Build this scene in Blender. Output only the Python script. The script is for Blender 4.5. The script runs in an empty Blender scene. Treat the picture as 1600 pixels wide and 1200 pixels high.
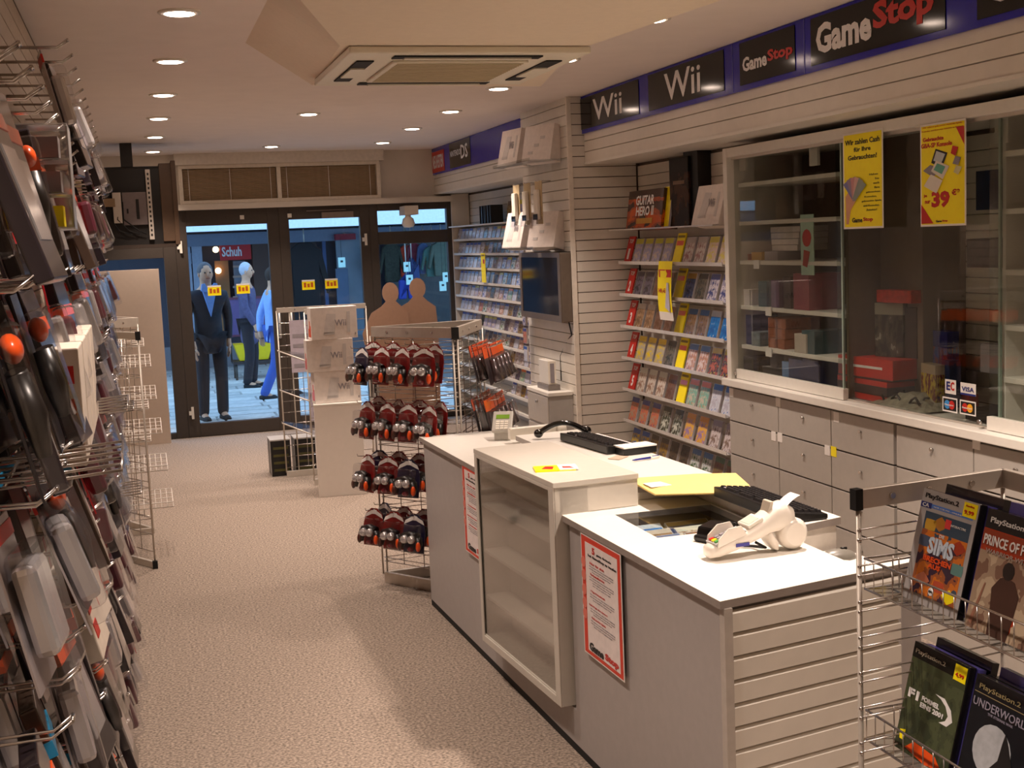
import bpy, bmesh, math, random
from mathutils import Vector, Matrix
random.seed(7)
S = bpy.context.scene
COL = S.collection
PI = math.pi
R = math.radians
V = Vector
# ------------------------------------------------------------------ camera
F = 1978.7                                  # focal length in pixels of a 1600 px wide frame
EYE = V((0, 0, 1.85))
yaw, pit, rol = R(16.286), R(6.568), R(-2.459)
fw = V((math.sin(yaw)*math.cos(pit), math.cos(yaw)*math.cos(pit), -math.sin(pit)))
rt = fw.cross(V((0, 0, 1))).normalized(); up = rt.cross(fw)
rt, up = rt*math.cos(rol)+up*math.sin(rol), up*math.cos(rol)-rt*math.sin(rol)
cd = bpy.data.cameras.new('camera'); cam = bpy.data.objects.new('camera', cd); COL.objects.link(cam)
cd.sensor_width = 36; cd.lens = 36*F/1600; cd.clip_start = .05; cd.clip_end = 200
cam.matrix_world = Matrix(((rt.x, up.x, -fw.x, EYE.x), (rt.y, up.y, -fw.y, EYE.y), (rt.z, up.z, -fw.z, EYE.z), (0, 0, 0, 1)))
S.camera = cam
def P(px, py, x=None, y=None, z=None):      # the point of a world plane that a measured direction meets
    d = fw + rt*((px-800)/F) - up*((py-600)/F)
    t = x/d.x if x is not None else y/d.y if y is not None else (z-EYE.z)/d.z
    return EYE + d*t
# ------------------------------------------------------------------ world, light, exposure
S.view_settings.view_transform = 'Standard'; S.view_settings.look = 'None'
S.view_settings.gamma = 1; S.view_settings.use_curve_mapping = False
S.view_settings.exposure = 0.0
w = bpy.data.worlds.new('dusk'); S.world = w; w.use_nodes = True
bg = w.node_tree.nodes['Background']
bg.inputs[0].default_value = (.34, .60, 1.0, 1); bg.inputs[1].default_value = 2.7
WARM = (1, .81, .68)
SPOT_W, SPOT_A = 118, 92
try:
    S.cycles.max_bounces = 10; S.cycles.transparent_max_bounces = 14; S.cycles.caustics_reflective = False
    S.cycles.caustics_refractive = False; S.cycles.sample_clamp_indirect = 6
except Exception: pass
# ------------------------------------------------------------------ materials
def lin(c):
    return tuple((v/12.92 if v <= .04045 else ((v+.055)/1.055)**2.4) for v in (a/255 for a in c))
MATS = {}
def mat(name, rgb, rough=.5, metal=0, var=.06, scale=30, bump=0, emit=None, coat=0):
    if name in MATS: return MATS[name]
    m = bpy.data.materials.new(name); m.use_nodes = True; nt = m.node_tree; N = nt.nodes; L = nt.links
    b = N['Principled BSDF']; c = lin(rgb)
    b.inputs['Roughness'].default_value = rough; b.inputs['Metallic'].default_value = metal
    if coat: b.inputs['Coat Weight'].default_value = coat; b.inputs['Coat Roughness'].default_value = .08
    tc = N.new('ShaderNodeTexCoord'); no = N.new('ShaderNodeTexNoise'); no.inputs['Scale'].default_value = scale
    no.inputs['Detail'].default_value = 4; L.new(tc.outputs['Object'], no.inputs['Vector'])
    mr = N.new('ShaderNodeMapRange'); mr.inputs['From Min'].default_value = .3; mr.inputs['From Max'].default_value = .7
    mr.inputs['To Min'].default_value = 1-var; mr.inputs['To Max'].default_value = 1+var
    L.new(no.outputs[0], mr.inputs[0])
    mx = N.new('ShaderNodeVectorMath'); mx.operation = 'SCALE'; mx.inputs[0].default_value = c
    L.new(mr.outputs[0], mx.inputs['Scale']); L.new(mx.outputs[0], b.inputs['Base Color'])
    if bump:
        bu = N.new('ShaderNodeBump'); bu.inputs['Strength'].default_value = bump; bu.inputs['Distance'].default_value = .004
        L.new(no.outputs[0], bu.inputs['Height']); L.new(bu.outputs[0], b.inputs['Normal'])
    if emit:
        b.inputs['Emission Color'].default_value = lin(emit[0])+(1,); b.inputs['Emission Strength'].default_value = emit[1]
    MATS[name] = m; return m
def glass(name, tint=(1, 1, 1), ior=1.45, rough=.02, extra=0.0):
    if name in MATS: return MATS[name]
    m = bpy.data.materials.new(name); m.use_nodes = True; nt = m.node_tree; N = nt.nodes; L = nt.links
    N.remove(N['Principled BSDF']); out = N['Material Output']
    t = N.new('ShaderNodeBsdfTransparent'); t.inputs[0].default_value = tint+(1,)
    g = N.new('ShaderNodeBsdfGlossy'); g.inputs['Roughness'].default_value = rough
    fr = N.new('ShaderNodeFresnel'); fr.inputs[0].default_value = ior
    ad = N.new('ShaderNodeMath'); ad.operation = 'ADD'; ad.inputs[1].default_value = extra; ad.use_clamp = True
    ge = N.new('ShaderNodeNewGeometry'); su = N.new('ShaderNodeMath'); su.operation = 'SUBTRACT'; su.inputs[0].default_value = 1   # one reflection per sheet
    mu = N.new('ShaderNodeMath'); mu.operation = 'MULTIPLY'; L.new(ge.outputs['Backfacing'], su.inputs[1])
    mi = N.new('ShaderNodeMixShader'); L.new(fr.outputs[0], ad.inputs[0]); L.new(ad.outputs[0], mu.inputs[0]); L.new(su.outputs[0], mu.inputs[1]); L.new(mu.outputs[0], mi.inputs[0])
    L.new(t.outputs[0], mi.inputs[1]); L.new(g.outputs[0], mi.inputs[2]); L.new(mi.outputs[0], out.inputs[0])
    MATS[name] = m; return m
def cover(name, top, mid, low, sc=5.0, gloss=.25):
    """printed sleeve: a title band, a picture in two tones and a darker foot"""
    if name in MATS: return MATS[name]
    m = bpy.data.materials.new(name); m.use_nodes = True; nt = m.node_tree; N = nt.nodes; L = nt.links
    b = N['Principled BSDF']; b.inputs['Roughness'].default_value = gloss
    tc = N.new('ShaderNodeTexCoord'); sp = N.new('ShaderNodeSeparateXYZ'); L.new(tc.outputs['Generated'], sp.inputs[0])
    no = N.new('ShaderNodeTexNoise'); no.inputs['Scale'].default_value = sc; no.inputs['Detail'].default_value = 3
    oi = N.new('ShaderNodeObjectInfo')
    L.new(tc.outputs['Generated'], no.inputs['Vector'])
    r1 = N.new('ShaderNodeValToRGB'); r1.color_ramp.interpolation = 'CONSTANT'
    e = r1.color_ramp.elements; e[0].color = lin(low)+(1,); e[1].position = .53; e[1].color = lin(mid)+(1,)
    x = e.new(.45); x.color = tuple(.5*(a+b_) for a, b_ in zip(lin(low), lin(mid)))+(1,)
    x = e.new(.66); x.color = lin(top)+(1,)
    L.new(no.outputs[0], r1.inputs[0])
    r2 = N.new('ShaderNodeValToRGB'); r2.color_ramp.interpolation = 'CONSTANT'
    e = r2.color_ramp.elements; e[0].color = (0, 0, 0, 1); e[1].position = .78; e[1].color = (1, 1, 1, 1)
    L.new(sp.outputs['Z'], r2.inputs[0])
    mx = N.new('ShaderNodeMix'); mx.data_type = 'RGBA'; L.new(r2.outputs[0], mx.inputs['Factor'])
    L.new(r1.outputs[0], mx.inputs['A']); mx.inputs['B'].default_value = lin(top)+(1,)
    L.new(mx.outputs['Result'], b.inputs['Base Color'])
    MATS[name] = m; return m
white = mat('white_laminate', (226, 222, 214), .38, var=.02)
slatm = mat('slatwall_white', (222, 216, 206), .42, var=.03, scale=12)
groove = mat('groove_shadow_grey', (96, 84, 74), .8)
grey = mat('grey_laminate', (172, 168, 164), .45, var=.03)
greyd = mat('grey_drawer_front', (176, 170, 163), .42, var=.03)
ceilm = mat('ceiling_paint', (236, 226, 220), .9, var=.02, scale=6)
acm = mat('ac_plastic', (232, 226, 208), .5, var=.02)
wallp = mat('wall_paint', (214, 204, 190), .85, var=.03, scale=8)
dark = mat('bronze_frame', (74, 66, 60), .45, metal=.3, var=.05)
black = mat('black_plastic', (18, 17, 18), .35, var=.1)
blackr = mat('black_rubber', (12, 12, 12), .75)
chrome = mat('chrome', (205, 200, 196), .22, metal=1, var=.02)
alu = mat('aluminium', (206, 198, 188), .4, metal=.45, var=.03)
silver = mat('silver_plastic', (214, 212, 214), .16, metal=.7, var=.05)
blue = mat('sign_blue', (30, 26, 168), .14, var=.03); blue.node_tree.nodes['Principled BSDF'].inputs['Specular IOR Level'].default_value = .35
blackg = mat('sign_black', (10, 9, 9), .10, var=.05); blackg.node_tree.nodes['Principled BSDF'].inputs['Specular IOR Level'].default_value = .3
paper = mat('white_paper', (238, 234, 230), .7, var=.02)
red = mat('red_print', (196, 34, 24), .4, var=.04)
orange = mat('orange_plastic', (236, 84, 22), .3, var=.05, coat=.4)
yellow = mat('yellow_print', (255, 236, 8), .45, var=.03)
ink = mat('black_ink', (22, 20, 22), .5)
greyink = mat('grey_ink', (140, 134, 140), .6)
whiteink = mat('white_ink', (236, 234, 234), .45)
offw = mat('off_white_plastic', (232, 226, 214), .3, var=.02, coat=.3)
bubble = glass('clear_blister', (.94, .94, .95), 1.4, .16, .07)
pane = glass('clear_glass', (.93, .96, .95), 1.42, .01)
acryl = glass('clear_acrylic', (.9, .92, .93), 1.45, .05, .05)
caseg = glass('reflective_glass', (.86, .86, .84), 1.5, .06, .40)
dirty = glass('cabinet_glass', (.86, .88, .86), 1.5, .015, .02)
# carpet
carp = mat('carpet_loop', (146, 132, 120), .95, var=.6, scale=90, bump=1)
# ------------------------------------------------------------------ mesh helpers
class MB:
    def __init__(s): s.v = []; s.f = []; s.m = []; s.sm = []
    def add(s, vs, fs, mi=0, smooth=False):
        o = len(s.v); s.v += [V(a) for a in vs]
        for f in fs: s.f.append([o+i for i in f]); s.m.append(mi); s.sm.append(smooth)
        return s
    def box(s, a, b, mi=0, M=None):
        x0, y0, z0 = a; x1, y1, z1 = b
        vs = [V((x, y, z)) for z in (z0, z1) for x, y in ((x0, y0), (x1, y0), (x1, y1), (x0, y1))]
        if M is not None: vs = [M @ q for q in vs]
        return s.add(vs, [(3, 2, 1, 0), (4, 5, 6, 7), (0, 1, 5, 4), (1, 2, 6, 5), (2, 3, 7, 6), (3, 0, 4, 7)], mi)
    def bar(s, p, q, w, h, mi=0, upv=(0, 0, 1)):
        p, q = V(p), V(q); d = (q-p); L = d.length; d.normalize(); u = V(upv)
        if abs(d.dot(u)) > .98: u = V((1, 0, 0))
        r = d.cross(u).normalized(); u = r.cross(d)
        M = Matrix(((r.x, d.x, u.x, p.x), (r.y, d.y, u.y, p.y), (r.z, d.z, u.z, p.z), (0, 0, 0, 1)))
        return s.box((-w/2, 0, -h/2), (w/2, L, h/2), mi, M)
    def tube(s, pts, r, n=6, mi=0, cap=True):
        pts = [V(p) for p in pts]; rs = r if isinstance(r, (list, tuple)) else [r]*len(pts); o = len(s.v); ref = None
        for i, p in enumerate(pts):
            d = (pts[min(i+1, len(pts)-1)]-pts[max(i-1, 0)]).normalized()
            if ref is None: ref = d.orthogonal().normalized()
            a = (ref-d*ref.dot(d)).normalized(); ref = a; b = d.cross(a)
            s.v += [p+(a*math.cos(2*PI*k/n)+b*math.sin(2*PI*k/n))*rs[i] for k in range(n)]
        for i in range(len(pts)-1):
            for k in range(n):
                s.f.append([o+i*n+k, o+i*n+(k+1) % n, o+(i+1)*n+(k+1) % n, o+(i+1)*n+k]); s.m.append(mi); s.sm.append(True)
        if cap:
            s.f.append([o+k for k in range(n)][::-1]); s.m.append(mi); s.sm.append(False)
            e = o+(len(pts)-1)*n; s.f.append([e+k for k in range(n)]); s.m.append(mi); s.sm.append(False)
        return s
    def prism(s, poly, z0, z1, mi=0, M=None):
        n = len(poly); vs = [V((x, y, z0)) for x, y in poly]+[V((x, y, z1)) for x, y in poly]
        if M is not None: vs = [M @ q for q in vs]
        return s.add(vs, [tuple(range(n))[::-1], tuple(range(n, 2*n))]+[(i, (i+1) % n, n+(i+1) % n, n+i) for i in range(n)], mi)
    def lathe(s, prof, c=(0, 0, 0), n=20, mi=0, M=None, sx=1, sy=1):
        o = len(s.v); c = V(c); m = len(prof)
        for r, z in prof:
            for k in range(n):
                q = V((r*math.cos(2*PI*k/n)*sx, r*math.sin(2*PI*k/n)*sy, z))
                s.v.append(c+((M @ q) if M is not None else q))
        for i in range(m-1):
            for k in range(n):
                s.f.append([o+i*n+k, o+i*n+(k+1) % n, o+(i+1)*n+(k+1) % n, o+(i+1)*n+k]); s.m.append(mi); s.sm.append(True)
        return s
    def ball(s, c, r, mi=0, n=12, M=None, sx=1, sy=1, sz=1):
        return s.lathe([(max(1e-4, r*math.sin(PI*i/8)), -r*sz*math.cos(PI*i/8)) for i in range(9)], c, n, mi, M, sx, sy)
    def mesh(s, name, mats, off=None):
        me = bpy.data.meshes.new(name); o = V(off) if off is not None else V()
        me.from_pydata([v-o for v in s.v], [], s.f)
        me.polygons.foreach_set('material_index', s.m); me.polygons.foreach_set('use_smooth', s.sm)
        for m in (mats if isinstance(mats, (list, tuple)) else [mats]): me.materials.append(m)
        me.update(); return me
    def build(s, name, mats, parent=None, bevel=0, label=None, loc=None):
        off = loc if loc is not None else (parent['_o'] if parent is not None and '_o' in parent else None)
        o = bpy.data.objects.new(name, s.mesh(name, mats, off)); COL.objects.link(o)
        if loc is not None: o.location = loc
        if parent is not None:
            o.parent = parent
            if '_o' in parent: o['_o'] = parent['_o']
        if bevel:
            b = o.modifiers.new('bevel', 'BEVEL'); b.width = bevel; b.segments = 2; b.limit_method = 'ANGLE'; b.angle_limit = R(35)
        if label: o['label'] = label
        return o
def tag(o, label, cat, group=None, kind=None):
    if label: o['label'] = label
    if cat: o['category'] = cat
    if group: o['group'] = group
    if kind: o['kind'] = kind
    return o
def thing(name, label, cat, loc=(0, 0, 0), group=None, rz=0, kind=None):
    o = bpy.data.objects.new(name, None); COL.objects.link(o); o.location = loc; o.empty_display_size = .05
    if rz: o.rotation_euler = (0, 0, rz)
    else: o['_o'] = list(loc)           # unrotated: parts are written in world coordinates
    return tag(o, label, cat, group, kind)
def structure(name, mb, m, bevel=0):
    o = mb.build(name, m, None, bevel); o['kind'] = 'structure'; return o
def part(name, me, parent, loc=(0, 0, 0), rot=None):
    o = bpy.data.objects.new(name, me); COL.objects.link(o); o.parent = parent
    o.location = V(loc)-(V(parent['_o']) if '_o' in parent and parent.type == 'EMPTY' else V())
    if rot: o.rotation_euler = rot
    return o
def kids(o): return [c for c in ALL_KIDS.get(o.name, ())]
ALL_KIDS = {}
def remember(o, deep=True):
    ALL_KIDS[o.name] = [c for c in bpy.data.objects if c.parent == o]
    if deep:
        for c in ALL_KIDS[o.name]: ALL_KIDS[c.name] = [d for d in bpy.data.objects if d.parent == c]
def dup(o, loc, rot, label=None, group=None, scale=None):
    c = o.copy(); COL.objects.link(c); c.location = loc; c.rotation_euler = rot
    if scale: c.scale = scale
    if label: c['label'] = label
    if group: c['group'] = group
    for k in kids(o):
        d = k.copy(); COL.objects.link(d); d.parent = c
        for g in kids(k):
            e = g.copy(); COL.objects.link(e); e.parent = d
    return c
TXT = {}
def text_mesh(s, bold, m):
    key = (s, bold, m.name)
    if key in TXT: return TXT[key]
    cu = bpy.data.curves.new('lettering', 'FONT'); cu.body = s; cu.size = 1; cu.offset = bold; cu.extrude = .004; cu.resolution_u = 2
    cu.align_x = 'LEFT'
    o = bpy.data.objects.new('lettering', cu); COL.objects.link(o)
    dg = bpy.context.evaluated_depsgraph_get(); dg.update()
    me = bpy.data.meshes.new_from_object(o.evaluated_get(dg)); bpy.data.objects.remove(o)
    xs = [v.co.x for v in me.vertices]; ys = [v.co.y for v in me.vertices]
    x0, x1, y0, y1 = min(xs), max(xs), min(ys), max(ys)
    for v in me.vertices: v.co = ((v.co.x-x0)/(x1-x0)-.5, (v.co.y-y0)/(y1-y0)-.5, v.co.z)
    me.materials.clear(); me.materials.append(m); me.name = 'lettering'
    TXT[key] = me; return me
def text(parent, s, c, right, upv, W, H, m, bold=.012, name='lettering', lift=.0015, label=None):
    """lettering fitted to a W x H field centred on c; world coordinates for unrotated parents, local ones otherwise"""
    me = text_mesh(s, bold, m); o = bpy.data.objects.new(name, me); COL.objects.link(o)
    r, u = V(right).normalized(), V(upv).normalized(); n = r.cross(u); p = V(c)+n*lift
    if '_o' in parent: p = p-V(parent['_o'])
    o.parent = parent
    o.matrix_local = Matrix(((r.x*W, u.x*H, n.x*.1, p.x), (r.y*W, u.y*H, n.y*.1, p.y), (r.z*W, u.z*H, n.z*.1, p.z), (0, 0, 0, 1)))
    if label: o['label'] = label
    return o
def panel(parent, name, c, right, upv, W, H, T, m, bevel=0, label=None):
    r, u = V(right).normalized(), V(upv).normalized(); n = r.cross(u); c = V(c)
    M = Matrix(((r.x, u.x, n.x, c.x), (r.y, u.y, n.y, c.y), (r.z, u.z, n.z, c.z), (0, 0, 0, 1)))
    return MB().box((-W/2, -H/2, 0), (W/2, H/2, T), 0, M).build(name, m, parent, bevel, label)
XL, XU = (0, -1, 0), (0, 0, 1)              # "right" and "up" on a wall that faces -x
ORD = ['first', 'second', 'third', 'fourth', 'fifth', 'sixth', 'seventh', 'eighth', 'ninth', 'tenth', 'eleventh', 'twelfth', 'thirteenth',
       'fourteenth', 'fifteenth', 'sixteenth', 'seventeenth', 'eighteenth', 'nineteenth', 'twentieth', 'twenty-first', 'twenty-second', 'twenty-third', 'twenty-fourth', 'twenty-fifth', 'twenty-sixth', 'twenty-seventh', 'twenty-eighth', 'twenty-ninth', 'thirtieth', 'thirty-first', 'thirty-second']
# ================================================================== THE ROOM
HC, YF = 2.8, 13.0
structure('floor', MB().box((-1.0, -3, -.06), (3.9, YF+.1, 0)), carp)
structure('ceiling', MB().box((-1.0, -3, HC), (3.9, YF+.1, HC+.08)), ceilm)
structure('wall_left', MB().box((-1.08, -3, 0), (-1.0, YF, HC)), wallp)
structure('wall_right', MB().box((3.8, -3, 0), (3.88, YF, HC)), wallp)
structure('wall_back', MB().box((-1, -3.08, 0), (3.8, -3, HC)), wallp)
# shopfront wall: header and right pier above the bronze frames
structure('wall_front', MB().box((-1, YF, 2.26), (3.8, YF+.12, HC)).box((3.24, YF, 0), (3.8, YF+.12, 2.26)).box((-1, YF, 0), (-.62, YF+.12, 2.26)), wallp)
# dropped ceiling box with a sloping left side, above the counter
zb = 2.62
bt = [P(a, b, z=zb) for a, b in ((488, 133), (845, 135), (895, 80))]
bt += [V((2.02, 3.6, zb)), V((2.02, .8, zb)), V((.56, .8, zb)), V((.56, 4.1, zb)), P(531, 72, z=zb)]
tp = [V((p.x, p.y+.0, HC)) for p in bt]
tp[0] = P(384, 66, z=HC)+V((0, .02, 0)); tp[7] = V((.565, 5.06, HC)); tp[6] = V((.28, 4.1, HC)); tp[5] = V((.28, .8, HC))
m = MB(); n = len(bt)
m.add(bt+tp, [tuple(range(n))]+[(i, (i+1) % n, n+(i+1) % n, n+i) for i in range(n)])
structure('ceiling_box', m, mat('ceiling_box_paint', (236, 222, 202), .85, var=.02))
ac = thing('air_conditioner', 'cream ceiling air conditioner cassette with four slots around a square grille', 'air conditioner', (1.4, 5.7, zb))
q = [P(a, b, z=zb-.03) for a, b in ((497, 134), (838, 136), (886, 84), (540, 80))]
cx, cy = 1.36, 5.50
def acp(u, v): return V((cx+u*.48, cy+v*.49, zb-.03))
MB().box((cx-.5, cy-.5, zb-.03), (cx+.5, cy+.5, zb-.002)).build('housing', acm, ac, .006)
for (u, v, a, b) in ((0, -.84, .62, .07), (0, .84, .62, .07), (-.84, 0, .07, .62), (.84, 0, .07, .62)):
    c = acp(u, v)
    MB().box((c.x-a*.5, c.y-b*.5, c.z-.006), (c.x+a*.5, c.y+b*.5, c.z-.001)).build('slot', blackr, ac)
    MB().box((c.x-a*.43, c.y-b*.2, c.z-.012), (c.x+a*.43, c.y+b*.24, c.z-.004)).build('flap', acm, ac)
MB().box((cx-.29, cy-.31, zb-.042), (cx+.29, cy+.31, zb-.03)).build('intake_grille', acm, ac, .004)
g = MB()
for i in range(18): g.box((cx-.27, cy-.30+i*.033, zb-.045), (cx+.27, cy-.289+i*.033, zb-.041))
g.build('grille_rib', mat('ac_rib', (190, 176, 146), .6), ac)
# blinds over the door
bl = thing('window_blind', 'two beige slatted blinds in one white frame above the shop door', 'blind', (1.45, YF-.1, 2.3))
x0, x1 = .47, 2.46
f = MB()
f.box((x0, YF-.12, 2.31), (x1, YF-.002, 2.345)).box((x0, YF-.12, 2.655), (x1, YF-.002, 2.69))
for x in (x0, 1.42, x1-.035): f.box((x, YF-.12, 2.345), (x+.04, YF-.002, 2.655))
f.build('frame', mat('blind_frame', (214, 202, 184), .5), bl, .003)
for a, b in ((x0+.045, 1.415), (1.465, x1-.04)):
    MB().box((a, YF-.03, 2.345), (b, YF-.01, 2.655)).build('backing', groove, bl)
    s0 = MB().box((a, -.012, -.004), (b, .012, .001)).mesh('slat', mat('blind_slat', (176, 152, 122), .5))
    for i in range(22):
        part('slat', s0, bl, (0, YF-.06, 2.352+i*.014), (R(38), 0, 0))
    c = MB()
    for t in (.06, .5, .94): c.tube([(a+(b-a)*t, YF-.08, 2.345), (a+(b-a)*t, YF-.08, 2.655)], .003, 5)
    c.build('cord', paper, bl)
structure('trim_1', MB().box((x0-.03, YF-.16, 2.69), (x1+.04, YF, HC)), mat('box_paint', (216, 206, 192), .8))
structure('trim_2', MB().box((x0-.03, YF-.13, 2.255), (3.2, YF, 2.31)), wallp)
# ---- shopfront
def frame_rect(mb, xa, xb, za, zb_, t, y0=YF-.04, y1=YF+.04, tb=None, tt=None):
    tb = tb or t; tt = tt or t
    mb.box((xa, y0, za), (xa+t, y1, zb_)).box((xb-t, y0, za), (xb, y1, zb_)).box((xa+t, y0, za), (xb-t, y1, za+tb)).box((xa+t, y0, zb_-tt), (xb-t, y1, zb_))
def glazed(name, xa, xb, za, zb_, t, tb=None, rail=None, top=None):
    e = thing(name, None, None, ((xa+xb)/2, YF, za), kind='structure')
    m = MB(); frame_rect(m, xa, xb, za, zb_, t, tb=tb, tt=top)
    if rail: m.box((xa+t, YF-.04, rail[0]), (xb-t, YF+.04, rail[1]))
    m.build('frame', dark, e, .004)
    MB().box((xa+t-.01, YF-.006, za+(tb or t)-.01), (xb-t+.01, YF+.006, zb_-(top or t)+.01)).build('pane', pane, e)
    return e
glazed('window_1', -.62, .40, .0, 2.27, .12, .06, rail=(1.80, 1.92))
d1 = glazed('door_1', .40, 1.42, .005, 2.27, .115, .13, top=.17)
d2 = glazed('door_2', 1.42, 2.34, .005, 2.27, .10, .13, top=.14)
glazed('window_2', 2.34, 3.24, .0, 2.27, .085, .07, rail=(1.84, 1.97))
for d, x in ((d1, .45), (d2, 2.29)):
    for z in (.25, 1.9):
        MB().box((x-.012, YF-.065, z-.06), (x+.012, YF-.04, z+.06)).box((x-.035, YF-.06, z-.02), (x+.01, YF-.04, z+.02)).build('hinge', offw, d)
for d, x in ((d1, 1.36), (d2, 1.48)):
    MB().tube([(x, YF-.045, .95), (x, YF-.1, .95), (x, YF-.1, 1.2), (x, YF-.045, 1.2)], .012, 8).build('handle', alu, d)
MB().box((1.85, YF-.09, 2.13), (2.17, YF-.04, 2.19)).box((1.7, YF-.07, 2.205), (2.1, YF-.05, 2.215)).build('door_closer', mat('closer_grey', (128, 114, 102), .5), d2)
for d, x in ((d1, 1.06), (d2, 1.53)): MB().box((x-.02, YF-.055, 2.15), (x+.02, YF-.04, 2.19)).build('sensor', offw, d)
# window stickers: four small yellow tickets on the door glass
for (px, py, t, dd) in ((335, 454, 'left ticket on the left door pane', d1), (380, 451, 'right ticket on the left door pane', d1), (482, 445, 'left ticket on the right door pane', d2), (518, 443, 'right ticket on the right door pane', d2)):
    p = P(px, py, y=YF-.012)
    s = thing('window_sticker', 'small yellow sticker, '+t, 'sticker', p, 'yellow stickers on the doors')
    MB().box((p.x-.065, YF-.012, p.z-.05), (p.x+.065, YF-.009, p.z+.05)).build('sheet', yellow, s)
    MB().box((p.x-.065, YF-.0135, p.z+.035), (p.x+.065, YF-.0125, p.z+.05)).build('header', paper, s)
    for u in (-.035, .0, .035): MB().box((p.x+u-.012, YF-.0135, p.z-.025), (p.x+u+.012, YF-.0125, p.z+.012+abs(u)*.3)).build('print', mat('sticker_rust', (190, 90, 20), .5), s)
# loudspeaker / camera hanging from the ceiling near the right window
lp = thing('ceiling_camera', 'round white security camera on a short arm by the right window top', 'camera', (2.72, 12.75, 2.1))
MB().box((2.66, 12.7, 2.13), (2.80, 12.99, 2.22)).build('bracket', wallp, lp)
MB().lathe([(.001, 2.0), (.05, 2.005), (.07, 2.04), (.055, 2.09), (.03, 2.11), (.03, 2.135)], (2.70, 12.75, 0), 16).build('dome', offw, lp)
# ---- downlights, two long rows and two in the middle
RING = MB().lathe([(.085, -.0), (.085, -.006), (.062, -.01), (.058, .0)], n=24).mesh('trim_ring', offw)
LAMP = MB().lathe([(.0005, -.005), (.055, -.006), (.057, .0)], n=20).mesh('lamp', mat('lamp_glow', (255, 240, 230), .5, emit=((255, 226, 205), 30)))
def downlight(x, y, label, watts=1.0):
    e = thing('downlight', label, 'downlight', (x, y, HC), 'round ceiling downlights')
    part('trim_ring', RING, e, (x, y, HC-.001)); part('lamp', LAMP, e, (x, y, HC-.006))
    l = bpy.data.lights.new('downlight_beam', 'SPOT'); l.energy = SPOT_W*watts; l.color = WARM; l.spot_size = R(SPOT_A); l.spot_blend = .6; l.shadow_soft_size = .06
    lo = bpy.data.objects.new('downlight_beam', l); COL.objects.link(lo); lo.location = (x, y, HC-.03); lo['kind'] = 'helper'
ll = [P(a, b, z=HC) for a, b in ((280, 18), (266, 94), (255, 147), (248, 184), (242, 213), (239, 236))]
rl = [P(a, b, z=HC) for a, b in ((1019, 29), (883, 92), (779, 137), (704, 173), (644, 200), (598, 222))]
ml = [P(482, 177, z=HC), P(424, 228, z=HC)]
for i, p in enumerate(ll): downlight(p.x, p.y, 'glowing downlight in the left ceiling row, %s counted from the top of the picture' % ORD[i])
for i, p in enumerate(rl): downlight(p.x, min(p.y, 12.3) if i < 6 else p.y, 'glowing downlight in the right ceiling row, %s counted from the top of the picture' % ORD[i])
downlight(ml[0].x, ml[0].y, 'glowing downlight in mid-ceiling just beyond the air conditioner'); downlight(ml[1].x, ml[1].y, 'glowing downlight in mid-ceiling just before the window blinds')
for i, (x, y) in enumerate(((.25, 3.9), (.25, 2.5), (.25, 1.1), (2.2, 3.75), (2.3, 2.6), (2.3, 1.2), (.25, -.6), (2.3, -.6), (1.3, -1.8))):
    l = bpy.data.lights.new('downlight_beam', 'SPOT'); l.energy = SPOT_W*(2.4 if (x, y) == (2.2, 3.75) else 1); l.color = WARM; l.spot_size = R(SPOT_A); l.spot_blend = .6; l.shadow_soft_size = .06
    lo = bpy.data.objects.new('downlight_beam', l); COL.objects.link(lo); lo.location = (x, y, HC-.03); lo['kind'] = 'helper'
# ---- slatwall pier, fascia, recess
SP = .0725
def slat_y(x, y0, y1, name='slat', d=-1, m=slatm):      # a slat running along y that faces -x
    z = SP-.006
    return MB().add([(x, y0, .0), (x, y1, .0), (x, y0, z), (x, y1, z), (x-d*.012, y0, -.004), (x-d*.012, y1, -.004), (x-d*.012, y0, z+.001), (x-d*.012, y1, z+.001)],
                    [(0, 2, 3, 1) if d < 0 else (0, 1, 3, 2), (4, 5, 7, 6), (0, 1, 5, 4), (2, 6, 7, 3), (0, 4, 6, 2), (1, 3, 7, 5)]).mesh(name, m)
pier = thing('wall_pier', None, None, (3.1, 8.9, 0), kind='structure')
MB().box((2.945, 8.412, 0), (3.8, 9.5, HC)).build('core', groove, pier)
a = MB().box((2.955, 8.4, .003), (3.43, 8.412, SP-.003)).mesh('slat', slatm)
b = slat_y(2.933, 8.405, 9.5)
for i in range(39):
    part('slat', a, pier, (0, 0, i*SP)); part('slat', b, pier, (0, 0, i*SP))
MB().box((2.925, 8.392, 0), (2.957, 8.41, HC)).build('corner_trim', mat('edge_trim', (232, 224, 212), .4), pier)
fas = thing('wall_fascia', None, None, (3.05, 8, 2.35), kind='structure')
MB().box((3.062, 1.0, 2.36), (3.8, 8.4, HC)).build('core', groove, fas)
MB().box((3.062, 9.5, 2.35), (3.8, YF, HC)).build('core', groove, fas)
a = slat_y(3.05, 1.0, 8.398); b = slat_y(3.05, 9.5, YF)
for i in range(6): part('slat', a, fas, (0, 0, 2.352+i*SP)); part('slat', b, fas, (0, 0, 2.352+i*SP))
MB().box((3.045, 1.0, 2.335), (3.8, 8.4, 2.352)).box((3.045, 9.5, 2.335), (3.8, YF, 2.352)).build('soffit', white, fas)
rec = thing('wall_recess', None, None, (3.5, 7.5, 0), kind='structure')
MB().box((3.455, 6.68, 0), (3.8, 8.4, 2.34)).build('core', groove, rec)
a = slat_y(3.443, 6.68, 8.4)
for i in range(32): part('slat', a, rec, (0, 0, i*SP))
rec2 = thing('wall_recess_far', None, None, (3.5, 11.5, 0), kind='structure')
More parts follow.
